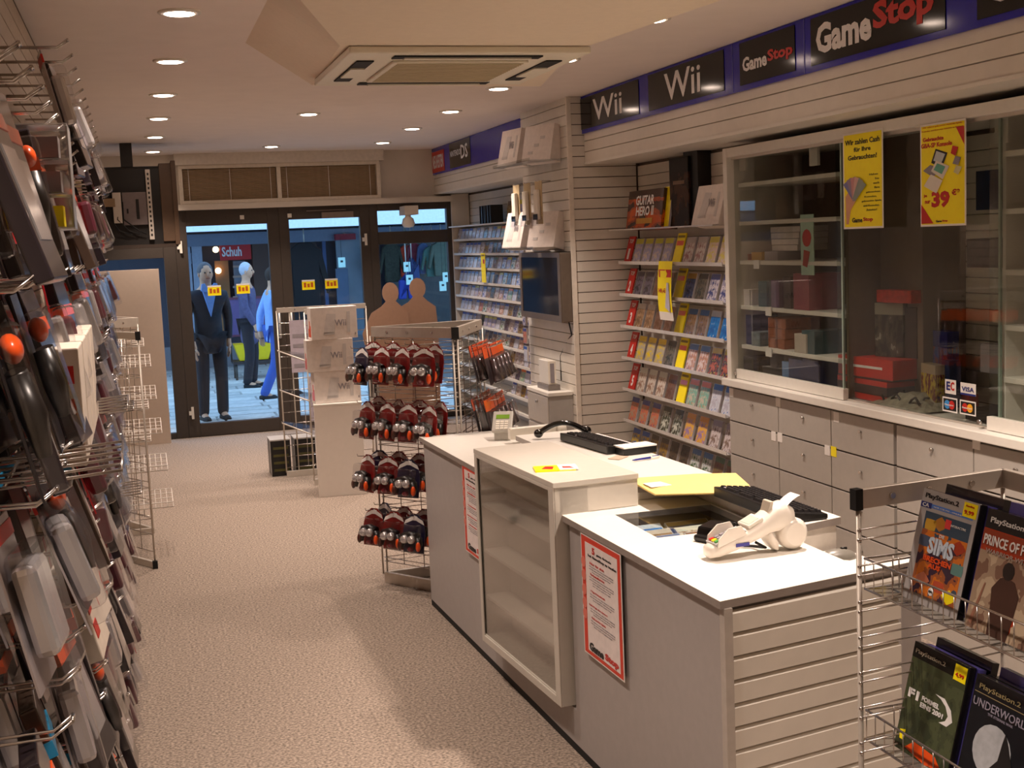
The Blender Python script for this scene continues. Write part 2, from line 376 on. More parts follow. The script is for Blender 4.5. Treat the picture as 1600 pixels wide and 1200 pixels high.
MB().box((3.412, 9.5, 0), (3.8, YF, 2.34)).build('core', groove, rec2)
a = slat_y(3.4, 9.5, YF)
for i in range(32): part('slat', a, rec2, (0, 0, i*SP))
# ---- sign bands on the fascia
sb = thing('sign_band', 'long glossy blue sign band with black logo panels over the right display cabinet', 'sign', (3.04, 5, 2.53))
xs = 3.036
MB().box((xs, 1.2, 2.545), (xs+.012, 8.42, HC-.003)).build('blue_board', blue, sb)
def sign_panel(par, pxa, pxb, pya, pyb, segs, name='logo_panel', z0=2.572, z1=2.782, pm=None):
    ya = P(pxa, pya, x=xs).y; yb = P(pxb, pyb, x=xs).y if pxb else 3.0
    MB().box((xs-.004, yb, z0), (xs, ya, z1)).build(name, pm or blackg, par)
    for s, fa, fb, za, zb_, mm, bo in segs:
        y0 = ya+(yb-ya)*fa; y1 = ya+(yb-ya)*fb; H = z1-z0
        text(par, s, (xs-.004, (y0+y1)/2, z0+H*(za+zb_)/2), XL, XU, abs(y1-y0), H*(zb_-za), mm, bo)
sign_panel(sb, 908, 999, 185, 165, [('Wii', .24, .74, .17, .85, whiteink, .01)])
sign_panel(sb, 1014, 1132, 150, 118, [('Wii', .24, .72, .14, .88, whiteink, .01)])
sign_panel(sb, 1157, 1243, 112, 85, [('Game', .06, .52, .3, .64, whiteink, .035), ('Stop', .53, .97, .3, .64, red, .035)])
sign_panel(sb, 1268, 1478, 80, 25, [('Game', .05, .5, .2, .84, whiteink, .04), ('Stop', .51, .93, .22, .9, red, .04)])
sign_panel(sb, 1528, None, 15, 0, [('Game', .05, .5, .2, .84, whiteink, .04), ('Stop', .51, .93, .22, .9, red, .04)])
for px, py in ((1145, 110), (1257, 80)):
    y = P(px, py, x=xs).y; MB().box((xs-.002, y-.004, 2.548), (xs+.002, y+.004, HC-.004)).build('joint_strip', mat('joint_blue', (70, 66, 170), .3), sb)
sb2 = thing('sign_band', 'shorter blue sign band with a red panel over the far game racks', 'sign', (3.04, 11, 2.53))
MB().box((xs, 9.5, 2.53), (xs+.012, YF-.02, HC-.003)).build('blue_board', blue, sb2)
MB().box((xs-.004, YF-.55, 2.55), (xs, YF-.02, 2.76)).build('logo_panel', red, sb2, label='red panel')
text(sb2, 'NEUHEITEN', (xs-.004, YF-.285, 2.655), XL, XU, .46, .13, whiteink, .03)
MB().box((xs-.004, 11.42, 2.55), (xs, 12.22, 2.79)).build('logo_panel', blackg, sb2, label='black panel')
text(sb2, 'NINTENDO', (xs-.004, 11.98, 2.685), XL, XU, .40, .055, whiteink, .01)
text(sb2, 'DS', (xs-.004, 11.64, 2.68), XL, XU, .26, .13, whiteink, .02)
# ================================================================== DRAWER BENCH AND GLASS CABINET (right wall)
XC = 3.25
YB0, YB1 = 2.6, 6.66
bench = thing('drawer_bench', 'long grey drawer bench with small round knobs under the glass display cabinet', 'cabinet', (3.5, 4.6, 0))
MB().box((XC+.018, YB0, .0), (3.795, YB1, .945)).build('body', mat('bench_gap', (88, 78, 70), .7), bench)
cols = [6.645] + [P(px, 650, x=XC).y for px in (1216, 1298)] + [P(1400, 700, x=XC).y, P(1521, 700, x=XC).y, 3.86, 3.3, 2.7]
rows = [.94, .745, .55, .357, .16]
db = {}
for i in range(len(cols)-1):
    for j in range(4):
        y1, y0 = cols[i]-.004, cols[i+1]+(.02 if i in (2, 5) else .004)
        d = MB().box((XC, y0, rows[j+1]+.004), (XC+.018, y1, rows[j]-.004)).build('drawer', greyd, bench, .0015)
        k = MB().tube([(XC, (y0+y1)/2, rows[j]-.075), (XC-.014, (y0+y1)/2, rows[j]-.075)], [.005, .009], 10).build('knob', chrome, d)
MB().box((XC, YB0, 0), (XC+.02, YB1, .15)).build('plinth', greyd, bench)
for px, py, mm in ((1143, 612, paper), (1216, 627, paper), (1307, 650, paper), (1209, 680, paper), (1219, 682, paper), (1293, 702, paper), (1303, 704, yellow), (1526, 691, paper)):
    p = P(px, py, x=XC); MB().box((XC-.002, p.y-.025, p.z-.03), (XC, p.y+.025, p.z+.02)).build('sticker', mm, bench)
MB().box((XC-.035, YB0, .952), (3.795, YB1+.01, .992)).build('worktop', white, bench, .004)
cab = thing('display_cabinet', 'tall white wall display cabinet with sliding glass doors over the drawer bench', 'cabinet', (3.5, 4.6, 1.0))
ya, yb, yc = 6.64, 5.46, 4.32
m = MB().box((XC-.01, ya-.05, .992), (3.79, ya, 2.30)).box((XC-.01, YB0, 2.25), (3.79, ya-.05, 2.30))
m.build('frame', white, cab, .003)
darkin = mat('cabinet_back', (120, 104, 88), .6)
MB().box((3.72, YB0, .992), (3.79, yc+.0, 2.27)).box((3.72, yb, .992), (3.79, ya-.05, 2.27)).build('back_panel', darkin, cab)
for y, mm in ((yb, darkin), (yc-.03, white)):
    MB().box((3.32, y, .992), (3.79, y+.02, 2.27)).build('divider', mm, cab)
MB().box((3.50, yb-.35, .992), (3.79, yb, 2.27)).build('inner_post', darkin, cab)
MB().box((3.745, yc, .992), (3.79, yb-.35, 2.27)).build('back_panel', groove, cab)
a = slat_y(3.733, yc, yb-.35)
for i in range(17): part('slat', a, cab, (0, 0, 1.0+i*SP))
for k, (y0, y1, zs) in enumerate(((yb+.02, ya-.05, (2.08, 1.865, 1.645, 1.39, 1.165)), (YB0, yc-.03, (2.085, 1.86, 1.62, 1.40, 1.19)))):
    for j, z in enumerate(zs):
        MB().box((3.31, y0, z), (3.72, y1, z+.022)).build('shelf', white, cab, .002)
for px, z in ((1183, 1.645), (1200, 1.39), (1199, 1.165)):
    p = P(px, 480, x=3.3); t = MB().box((3.300, p.y-.032, z-.022), (3.306, p.y+.032, z+.026)).build('price_tag', paper, cab)
for px, py in ((1161, 250), (1272, 240), (1566, 200)):
    p = P(px, py, x=3.32); MB().box((3.315, p.y-.04, p.z-.06), (3.33, p.y+.04, 2.27)).build('hanging_strip', white, cab)
# sliding panes
for y0, y1, x in ((yb-.02, ya-.06, XC+.03), (yc-.03, yb+.06, XC+.045), (YB0, yc+.02, XC+.03)):
    z0 = 1.045 if x < XC+.04 else .995
    g = MB().box((x, y0, z0), (x+.006, y1, 2.27)).build('sliding_pane', dirty, cab)
    MB().box((x-.002, y0, z0), (x+.008, y0+.012, 2.27)).build('pane_edge', mat('glass_edge', (150, 168, 158), .3), g)
    if x < XC+.04: MB().box((x-.012, y0-.01, .995), (x+.016, y1, 1.05)).build('pane_rail', white, g)
    else: MB().box((x-.006, y0, .993), (x+.012, y1, 1.0)).build('pane_rail', alu, g)
MB().box((XC+.02, YB0, 2.235), (XC+.06, ya-.05, 2.275)).build('top_track', alu, cab)
for px, py in ((1150, 592), (1532, 664)):
    p = P(px, py, x=XC+.017); MB().tube([(XC+.02, p.y, 1.022), (XC+.006, p.y, 1.022)], .011, 10).build('lock', chrome, cab)
# ---- contents of the cabinet
def carton(label, cat, name, x, y, z, dx, dy, dz, m, rz=0, group=None, band=None, txt=None, tm=None):
    e = thing(name, label, cat, (x, y, z), group, rz or 1e-4)
    if band is None and txt is None:
        bpy.data.objects.remove(e)
        o = MB().box((-dx/2, -dy/2, 0), (dx/2, dy/2, dz)).build(name, m, None, .002); o.location = (x, y, z); o.rotation_euler = (0, 0, rz)
        return tag(o, label, cat, group)
    MB().box((-dx/2, -dy/2, 0), (dx/2, dy/2, dz)).build('carton', m, e, .002)
    if band: MB().box((-dx/2-.001, -dy/2-.001, dz*band[0]), (dx/2+.001, dy/2+.001, dz*band[1])).build('band', band[2], e)
    if txt: text(e, txt, (-dx/2-.001, 0, dz*.55), XL, XU, dy*.6, dz*.22, tm or whiteink)
    return e
cdk = mat('dark_carton', (58, 46, 44), .45, var=.3); cbr = mat('brown_carton', (150, 84, 52), .6, var=.15); cblu = mat('navy_carton', (30, 46, 92), .4, var=.25)
cred = mat('red_carton', (202, 38, 18), .4, var=.06); cpk = mat('pink_carton', (148, 70, 84), .5, var=.1); cor = mat('orange_carton', (186, 96, 40), .5)
cteal = mat('teal_carton', (52, 84, 92), .5, var=.15); cpur = mat('purple_carton', (86, 50, 96), .5, var=.2)
def cy_(px, x=3.45): return P(px, 450, x=x).y
XI = 3.42
z5, z4, z3, z2 = 1.187, 1.412, 1.667, 1.887
for (px, z, dx, dy, dz, m, lb) in (
    (1172, z3, .12, .20, .035, cor, 'flat orange box at the left of the third shelf from the cabinet top'),
    (1198, z3, .12, .12, .045, mat('amber_carton', (196, 150, 40), .5), 'flat amber box beside the flat orange one in the left cabinet'),
    (1226, z3, .16, .15, .05, mat('grey_carton', (150, 144, 150), .5), 'low grey box under the stack of white boxes, left cabinet'),
    (1160, z4, .16, .10, .07, mat('pale_carton', (190, 180, 176), .5), 'small pale box at the left end of the middle cabinet shelf'),
    (1185, z4, .18, .13, .09, mat('white_game_box', (214, 206, 202), .4), 'white box beside the pale one on the middle cabinet shelf'),
    (1214, z4, .18, .10, .14, cteal, 'dark teal box on the middle shelf of the left cabinet'),
    (1234, z4, .18, .09, .15, cpur, 'purple box standing beside the dark teal box in the cabinet'),
    (1253, z4, .18, .08, .17, cdk, 'black box between the purple and the pink boxes in the cabinet'),
    (1278, z4, .20, .16, .19, cpk, 'large pink box at the right end of the middle cabinet shelf'),
    (1172, z5, .16, .10, .16, mat('olive_carton', (112, 92, 30), .5, var=.2), 'olive box at the left end of the second lowest cabinet shelf'),
    (1189, z5, .16, .09, .17, cblu, 'dark blue box behind the crumpled bag on the second lowest shelf'),
    (1204, z5, .2, .10, .08, mat('teal_bag', (120, 134, 140), .4, var=.3), 'grey teal bagged cable lying low in the left cabinet'),
    (1262, z5+.0, .1, .12, .10, mat('silver_box', (190, 180, 168), .5), 'pale square box on the second lowest shelf of the left cabinet'),
    (1288, z5, .2, .13, .12, cteal, 'dark box at the right end of the second lowest cabinet shelf'),
    (1163, .998, .2, .14, .13, cdk, 'brown black box at the bottom left of the left cabinet'),
    (1188, .998, .2, .16, .12, mat('olive_dark', (66, 62, 44), .5, var=.2), 'dark olive box on the cabinet floor beside the brown black one'),
    (1232, .998, .05, .085, .125, mat('skyblue_pack', (84, 128, 178), .35, var=.1), 'left one of two light blue packs on the cabinet floor'),
    (1247, .998, .05, .085, .125, mat('skyblue_pack', (84, 128, 178), .35), 'right one of two light blue packs on the cabinet floor'),
    (1268, .998, .2, .16, .15, cblu, 'navy box on the cabinet floor beside the light blue packs'),
    (1291, .998, .2, .16, .16, mat('deep_blue', (22, 38, 84), .35, var=.2), 'deep blue box at the right end of the cabinet floor')):
    carton(lb, 'box', 'game_box', XI if dx > .1 else 3.36, cy_(px, XI if dx > .1 else 3.36), z, dx, dy, dz, m, band=(.2, .8, red) if 'light blue' in lb and False else None)
for k in range(4):
    carton('slim white console box in the left cabinet, %s in its stack' % ('bottom one', 'second from the bottom', 'second from the top', 'top one')[k], 'box', 'console_box', 3.46, cy_(1250, 3.46), z3+.052+k*.033, .18, .28-.0*k, .031, mat('white_game_box', (214, 206, 202), .4), rz=.03*k, group='slim white boxes in the cabinet')
for k in range(3):
    for l in range(2):
        carton('small orange brown carton in the %s pile on the cabinet shelf, %s' % (('left', 'right')[l], ('bottom', 'middle', 'top')[k]), 'box', 'small_carton', 3.42, cy_(1225+l*15, 3.42), z5+k*.056, .16, .085, .054, cbr, rz=.05*(k-1), group='small brown cartons in the cabinet')
tagged = carton('dark purple box lying behind the pale square box in the cabinet', 'box', 'game_box', 3.55, cy_(1258, 3.55), z5, .1, .16, .16, cpur)
# hanging art card inside the glass: a plain red and white abstract stand-in
p = P(1261, 378, x=3.31)
e = thing('art_card', 'pale green card with abstract red shapes behind the cabinet glass', 'poster', p, None, R(-90))
MB().box((-.065, 0, -.17), (.065, .004, .14)).build('card', mat('mint_card', (176, 206, 190), .5), e)
FM = Matrix(((1, 0, 0, 0), (0, 0, 1, -.0025), (0, 1, 0, 0), (0, 0, 0, 1)))
MB().prism([(.045*math.cos(t*.5), .02+.045*math.sin(t*.5)) for t in range(12)], 0, .001, 0, FM).build('print', red, e)
MB().prism([(-.045, -.12), (.0, -.13), (.03, -.05), (-.03, -.04)], 0, .001, 0, FM).build('print', mat('brick_print', (170, 50, 44), .5), e)
# middle cabinet bay
yr = P(1388, 610, x=3.5).y
for k in range(2):
    e = carton('flat red console box, %s one, behind the cabinet glass' % ('lower', 'upper')[k], 'box', 'console_box', 3.50, yr-.02*k, .998+k*.105, .30, .44, .10, cred, rz=.06*k, group='red boxes in the cabinet',
               band=(.3, .75, mat('dark_window', (60, 30, 26), .3)) if k == 0 else (.0, .06, mat('dark_window', (60, 30, 26), .3)))
    if k: MB().box((-.152, -.14, .05), (-.150, .12, .062)).build('print', whiteink, e)
for (px, py, x, dx, dy, dz, m, lb, rz) in (
    (1402, 575, 3.50, .12, .17, .26, cover('box_figure', (150, 146, 132), (84, 78, 66), (40, 36, 34), 4), 'grey box with a dark picture standing on the red boxes', .3),
    (1430, 575, 3.54, .12, .14, .24, cdk, 'dark box beside the grey picture box on the red boxes', .2),
    (1415, 500, 3.50, .14, .25, .06, mat('red_tray', (190, 50, 34), .35, var=.3), 'red packaged accessory on top of the picture boxes', .1),
    (1470, 570, 3.58, .06, .22, .34, cover('box_blue', (28, 40, 120), (40, 70, 150), (120, 60, 80), 4), 'tall blue box standing at the cabinet back', -.1),
    (1458, 575, 3.46, .05, .14, .20, cover('box_multi', (170, 150, 120), (196, 170, 40), (110, 40, 34), 6), 'patterned small box leaning before the tall blue box', -.15),
    (1486, 590, 3.50, .06, .07, .22, cblu, 'narrow navy box beside the patterned one', -.1),
    (1512, 560, 3.56, .05, .09, .07, mat('red_small', (150, 40, 40), .4), 'small red box at the right end of the middle cabinet', 0)):
    z = .998 if py > 560 and 'red boxes' not in lb else (1.205 if 'on the red' in lb else 1.468)
    if 'beside the grey' in lb: z = 1.205
    if 'small red' in lb: z = .998
    carton(lb, 'box', 'game_box', x, P(px, py, x=x).y, z, dx, dy, dz, m, rz=rz)
# crumpled bag of cables
e = thing('cable_bag', 'crumpled grey plastic bag of cables before the boxes in the middle cabinet', 'bag', (3.42, P(1430, 630, x=3.42).y, .997), None, 1e-4)
m = MB(); rnd = random.Random(3); nx, ny = 12, 7
for j in range(ny):
    for i in range(nx):
        u, v = i/(nx-1), j/(ny-1); b = math.sin(PI*u)*math.sin(PI*v)
        m.v.append(V(((v-.5)*.24, (u-.5)*.46, .004+b*.06+(rnd.random()-.5)*.03*b)))
for j in range(ny-1):
    for i in range(nx-1): m.f.append([j*nx+i, j*nx+i+1, (j+1)*nx+i+1, (j+1)*nx+i]); m.m.append(0); m.sm.append(False)
m.build('bag', mat('grey_bag', (150, 146, 130), .25, var=.3), e)
c = MB()
for k in range(3): c.tube([(-.08+k*.05, -.15+.3*t/10, .03+.03*math.sin(t*1.3+k)) for t in range(11)], .006, 6)
c.build('cable', black, e)
for k, (px, lb) in enumerate(((1405, 'left'), (1428, 'right'))):
    e = thing('hanging_handheld', '%s of two packaged handhelds hanging between the yellow posters inside the cabinet' % lb, 'package', (3.62, P(px, 300, x=3.62).y, 1.97), 'packaged handhelds in the cabinet', 1e-4)
    MB().box((-.004, -.07, -.22), (.004, .07, .12)).build('card', cdk, e); MB().box((-.007, -.07, .05), (-.004, .07, .12)).build('header', mat('mustard', (170, 140, 16), .5), e)
    MB().box((-.03, -.045, -.18), (-.004, .045, .03)).build('device', silver, e, .01); MB().box((-.032, -.03, -.06), (-.03, .03, .01)).build('screen', black, e)
# clear packs hung on the cabinet slats
for k, (px, py) in enumerate(((1345, 490), (1360, 520), (1400, 488), (1440, 480), (1465, 487))):
    e = thing('clear_pack', 'clear pack on the slats of the middle cabinet bay, %s from the left' % ORD[k], 'package', P(px, py, x=3.68), 'clear packs in the cabinet', 1e-4)
    MB().box((-.02, -.045, -.07), (.02, .045, .05)).build('blister', bubble, e, .008); MB().box((-.008, -.03, -.06), (.012, .03, .0)).build('content', orange if k < 2 else silver, e, .004)
for (px, z, dy, dz, m, lb) in ((1578, 1.882, .20, .16, cblu, 'blue box on the upper shelf at the right edge of the cabinet'), (1592, 1.42, .10, .05, offw, 'pile of pale cases on the middle shelf at the right edge'), (1560, .998, .2, .05, black, 'black handset lying on the floor of the right cabinet'), (1585, 1.21, .2, .12, mat('grey_carton', (150, 144, 150), .5), 'grey box on the lowest shelf at the right edge'), (1575, 1.645, .3, .12, cdk, 'dark box on the shelf under the blue one')):
    carton(lb, 'box', 'game_box', 3.45, P(px, 400, x=3.45).y, z, .18, dy, dz, m)
# card stickers
def sticker(label, name, px0, py0, px1, py1, x, fn):
    a, b = P(px0, py0, x=x), P(px1, py1, x=x); c = (a+b)/2
    e = thing(name, label, 'sticker', (x, c.y, c.z)); W, H = abs(a.y-b.y), abs(a.z-b.z)
    MB().box((x-.001, c.y-W/2, c.z-H/2), (x, c.y+W/2, c.z+H/2)).build('sheet', paper, e); fn(e, c, W, H); return e
cb = mat('card_blue', (24, 40, 120), .4); co = mat('card_orange', (236, 120, 30), .4); cc = mat('card_cyan', (60, 150, 220), .4)
def disc(e, x, y, z, r, m):
    MB().tube([(x, y, z), (x-.0012, y, z)], r, 20).build('disc', m, e)
XS = XC+.044
def f1(e, c, W, H):
    text(e, 'E', (XS-.001, c.y+W*.18, c.z+H*.06), XL, XU, W*.34, H*.6, cb, .03); text(e, 'C', (XS-.001, c.y-W*.2, c.z+H*.06), XL, XU, W*.34, H*.6, red, .03)
def f2(e, c, W, H):
    text(e, 'VISA', (XS-.001, c.y, c.z), XL, XU, W*.8, H*.38, cb, .02); MB().box((XS-.002, c.y-W/2, c.z-H*.5), (XS-.001, c.y+W/2, c.z-H*.34)).build('stripe', cb, e)
def f3(e, c, W, H, a=cc, b=red, t='Maestro'):
    MB().box((XS-.0015, c.y-W*.44, c.z-H*.4), (XS-.001, c.y+W*.44, c.z+H*.4)).build('ground', ink, e)
    disc(e, XS-.002, c.y+W*.16, c.z, H*.3, a); disc(e, XS-.0025, c.y-W*.16, c.z, H*.3, b); text(e, t, (XS-.004, c.y, c.z), XL, XU, W*.6, H*.12, whiteink, .01)
sticker('white card sticker with the letters EC on the cabinet glass', 'card_sticker', 1477, 592, 1494, 617, XS, f1)
sticker('white sticker with blue lettering and stripe on the cabinet glass', 'card_sticker', 1501, 597, 1525, 620, XS, f2)
sticker('card sticker with blue and red discs on the cabinet glass', 'card_sticker', 1473, 619, 1496, 646, XS, f3)
sticker('card sticker with red and yellow discs on the cabinet glass', 'card_sticker', 1500, 624, 1525, 651, XS, lambda e, c, W, H: f3(e, c, W, H, red, mat('card_amber', (240, 170, 20), .4), 'MasterCard'))
# ---- the two yellow posters on the glass
def poster(label, px0, py0, px1, py1, lines, x, name='poster'):
    a, b = P(px0, py0, x=x), P(px1, py1, x=x); c = (a+b)/2; W, H = abs(a.y-b.y), abs(a.z-b.z)
    e = thing(name, label, 'poster', (x, c.y, c.z))
    MB().box((x-.001, c.y-W/2, c.z-H/2), (x, c.y+W/2, c.z+H/2)).build('sheet', paper, e)
    MB().box((x-.002, c.y-W*.47, c.z-H*.48), (x-.001, c.y+W*.47, c.z+H*.48)).build('ground', yellow, e)
    for s, u, v, fw_, fh, m, bo in lines:
        text(e, s, (x-.002, c.y+W/2-W*u, c.z+H/2-H*v), XL, XU, W*fw_, H*fh, m, bo, lift=.001)
    return e, c, W, H
XP = XC-.014
e, c, W, H = poster('yellow poster of a hand holding banknotes, left one on the cabinet glass', 1317, 210, 1381, 356,
    [('Wir zahlen Cash', .5, .1, .86, .055, ink, .02), ('für Ihre', .5, .18, .42, .045, ink, .02), ('Gebrauchten!', .5, .26, .72, .05, ink, .02),
     ('Haben', .78, .45, .2, .02, ink, 0), ('Sie', .86, .495, .1, .02, ink, 0), ('auch', .84, .54, .14, .02, ink, 0), ('Ihre', .86, .585, .12, .02, ink, 0), ('gebrauchten', .76, .63, .34, .02, ink, 0),
     ('Konsolen,', .7, .675, .3, .02, ink, 0), ('gebrauchte Spiele', .72, .72, .48, .022, ink, 0), ('und Konsolen-', .72, .765, .4, .02, ink, 0), ('Zubehör!', .72, .81, .26, .02, ink, 0),
     ('Game', .36, .91, .26, .05, ink, .03), ('Stop', .63, .91, .24, .05, red, .03)], XP)
LAY = [0]
def shape(e, x, c, W, H, poly, m, name='print', d=.0025):
    LAY[0] = (LAY[0]+1) % 24; d += .0004*LAY[0]
    pts = [(c.y+W/2-W*u, c.z+H/2-H*v) for u, v in poly]
    MB().prism(pts, 0, .0003, 0, Matrix(((0, 0, -1, x-d), (1, 0, 0, 0), (0, 1, 0, 0), (0, 0, 0, 1)))).build(name, m, e)
skin = mat('skin', (214, 160, 126), .6)
shape(e, XP, c, W, H, [(.08, .95), (.06, .66), (.16, .6), (.3, .62), (.34, .7), (.2, .8), (.14, .95)], skin, 'hand')
for k in range(5):
    a = -.5+k*.28; cx0, cy0 = .3, .7
    pts = []
    for (l, wd) in ((0, -.04), (.36, -.11), (.36, .11), (0, .04)):
        u = cx0+math.sin(a)*l*1.1+math.cos(a)*wd; v = cy0-(math.cos(a)*l-math.sin(a)*wd)*.62*1.3*.8; pts.append((u, v))
    shape(e, XP, c, W, H, pts, mat('banknote_%d' % k, [(120, 120, 170), (150, 130, 150), (196, 140, 140), (210, 170, 160), (140, 150, 140)][k], .6), 'banknote', .003+k*.0006)
LAY[0] = 0
e, c, W, H = poster('yellow poster of handheld consoles with a big price, right one on the cabinet glass', 1438, 196, 1510, 352,
    [('Wir nehmen gebrauchte Nintendo-Spiele,', .5, .035, .86, .016, red, 0), ('Konsolen und Konsolen-Zubehör in Zahlung!', .5, .07, .9, .016, red, 0), ('Gebrauchte', .3, .15, .46, .04, red, .03), ('GBA-SP Konsole', .37, .21, .68, .045, red, .03),
     ('je', .12, .70, .07, .035, red, .02), ('nur', .17, .76, .12, .03, red, .02), ('39', .46, .74, .4, .16, red, .05), ('€*', .79, .68, .17, .06, red, .03),
     ('Game', .42, .95, .13, .022, ink, .03), ('Stop', .555, .95, .12, .022, red, .03)], XP)
LAY[0] = 0
shape(e, XP, c, W, H, [(.8, .07), (.97, .07), (.97, .24)], red); shape(e, XP, c, W, H, [(.03, .78), (.03, .97), (.3, .97)], red)
for pl, mm in (([(.36, .25), (.62, .3), (.5, .44), (.26, .38)], ink), ([(.38, .27), (.57, .31), (.48, .4), (.31, .36)], mat('screen_pale', (196, 204, 206), .3)), ([(.24, .4), (.5, .45), (.3, .52), (.08, .45)], greyink),
               ([(.38, .36), (.66, .43), (.52, .55), (.26, .46)], offw), ([(.4, .39), (.58, .43), (.5, .5), (.32, .45)], mat('screen_green', (96, 170, 150), .3)), ([(.26, .49), (.52, .56), (.38, .68), (.1, .6)], offw),
               ([(.74, .24), (.86, .26), (.8, .34), (.7, .31)], red), ([(.8, .34), (.92, .36), (.86, .43), (.74, .41)], greyink), ([(.82, .43), (.94, .45), (.86, .52), (.76, .49)], mat('pale_print', (214, 206, 150), .5))):
    shape(e, XP, c, W, H, pl, mm)
# ================================================================== THE TOP-TITLES BAY
def acr_shelf(par, x0, x1, y0, y1, z, lip=.018):
    s = MB().box((x0, y0, z-.005), (x1, y1, z)).box((x0-.004, y0, z-.004), (x0, y1, z+lip)).build('shelf', mat('shelf_edge', (206, 202, 200), .25, coat=.5), par); return s
tr = thing('title_rack', 'white wall rack of seven narrow shelves in the recess beside the glass cabinet', 'rack', (3.3, 7.5, 0))
zt = 1.875
acr_shelf(tr, 3.2, 3.44, 6.70, 8.36, zt, .004)
rz_ = [1.64-.222*i for i in range(7)]
br = MB()
for z in rz_:
    acr_shelf(tr, 3.255, 3.36, 6.70, 8.34, z)
    MB().add([(3.255, 8.35, z), (3.44, 8.35, z), (3.44, 8.35, z-.12)], [(0, 1, 2)]).build('bracket', acryl, tr)
PAL = {'r': ('red_top', (206, 40, 30), (206, 40, 30), (196, 34, 26)), 'a': ('grey_blue', (190, 186, 60), (150, 150, 190), (196, 180, 170)), 'y': ('yellow_card', (230, 206, 10), (240, 220, 20), (224, 200, 10)),
       'b': ('grey_white', (176, 166, 160), (200, 190, 186), (150, 110, 110)), 'c': ('pink_yellow', (214, 206, 70), (226, 204, 200), (228, 216, 110)), 'd': ('charcoal', (70, 62, 74), (96, 88, 104), (44, 40, 50)),
       'e': ('blue_dark', (150, 120, 70), (60, 74, 110), (46, 50, 76)), 'f': ('dark_green', (60, 50, 40), (104, 96, 84), (52, 56, 46)), 'g': ('blue_white', (70, 80, 150), (210, 206, 220), (70, 80, 140)),
       'h': ('grey_brown', (190, 180, 170), (150, 116, 84), (110, 84, 60)), 'i': ('brown', (130, 84, 60), (110, 80, 66), (96, 60, 40)), 'j': ('blue_brown', (70, 110, 170), (130, 104, 84), (96, 76, 60)),
       'k': ('bright_blue', (190, 200, 214), (30, 120, 200), (20, 90, 170)), 'l': ('yellow_grey', (226, 196, 40), (170, 164, 150), (216, 190, 30)), 'm': ('blue_brown_white', (100, 116, 160), (180, 130, 100), (214, 196, 190)),
       'n': ('yellow_black', (214, 190, 20), (70, 44, 30), (180, 90, 50)), 'o': ('white_grey', (200, 200, 190), (206, 196, 186), (150, 120, 104)), 'p': ('orange_teal', (220, 120, 60), (120, 170, 150), (190, 180, 160)),
       'q': ('sky_white', (60, 90, 170), (200, 204, 214), (180, 176, 190)), 's': ('blue_orange', (70, 76, 140), (196, 110, 80), (170, 140, 120)), 't': ('moss_white', (70, 66, 50), (60, 64, 50), (196, 200, 190)),
       'u': ('gold_violet', (210, 150, 40), (220, 170, 60), (150, 120, 170)), 'v': ('ash_white', (150, 140, 150), (200, 190, 190), (130, 110, 100)), 'w': ('blue_yellow', (60, 90, 170), (200, 170, 50), (70, 110, 180)),
       'x': ('dark_yellow', (84, 72, 60), (150, 120, 50), (90, 76, 70)), 'z': ('dark_brown', (70, 60, 50), (84, 70, 56), (60, 52, 44)), '1': ('green_white', (90, 120, 170), (200, 206, 206), (60, 96, 50)), '2': ('green_brown', (90, 110, 80), (120, 96, 60), (110, 70, 60))}
CN = {k: v[0].replace('_', ' ') for k, v in PAL.items()}
edge = mat('case_edge', (206, 202, 204), .15, coat=.6)
CASE = {}
def case_mesh(k, w, h, t=.013):
    key = (k, w, h)
    if key not in CASE:
        c = cover('cover_'+PAL[k][0], *PAL[k][1:])
        CASE[key] = MB().box((-w/2, -t/2, 0), (w/2, t/2, h), 1).box((-w/2+.003, -t/2-.001, .003), (w/2-.003, -t/2, h-.003), 0).mesh('game_case', [c, edge])
    return CASE[key]
def case(k, label, loc, w=.13, h=.175, tilt=-16, rz=-90, group=None, name='game_case'):
    o = bpy.data.objects.new(name, case_mesh(k, w, h)); COL.objects.link(o); o.location = loc; o.rotation_euler = (R(tilt), 0, R(rz))
    return tag(o, label, 'game case' if name == 'game_case' else 'card', group)
ROWS = ['raaaaybbcc', 'rddiiyefgg', 'rhhiiyjjkk', 'rlll yvvnn', 'rooo yppqq', 'sssttttuuvv', 'wwxxzzz1122'[:11]]
ROWS[3] = 'rlllfymmnn'; ROWS[4] = 'roooiyppqq'; ROWS[5] = 'sssttuuvv'; ROWS[6] = 'wwxxzz1122'
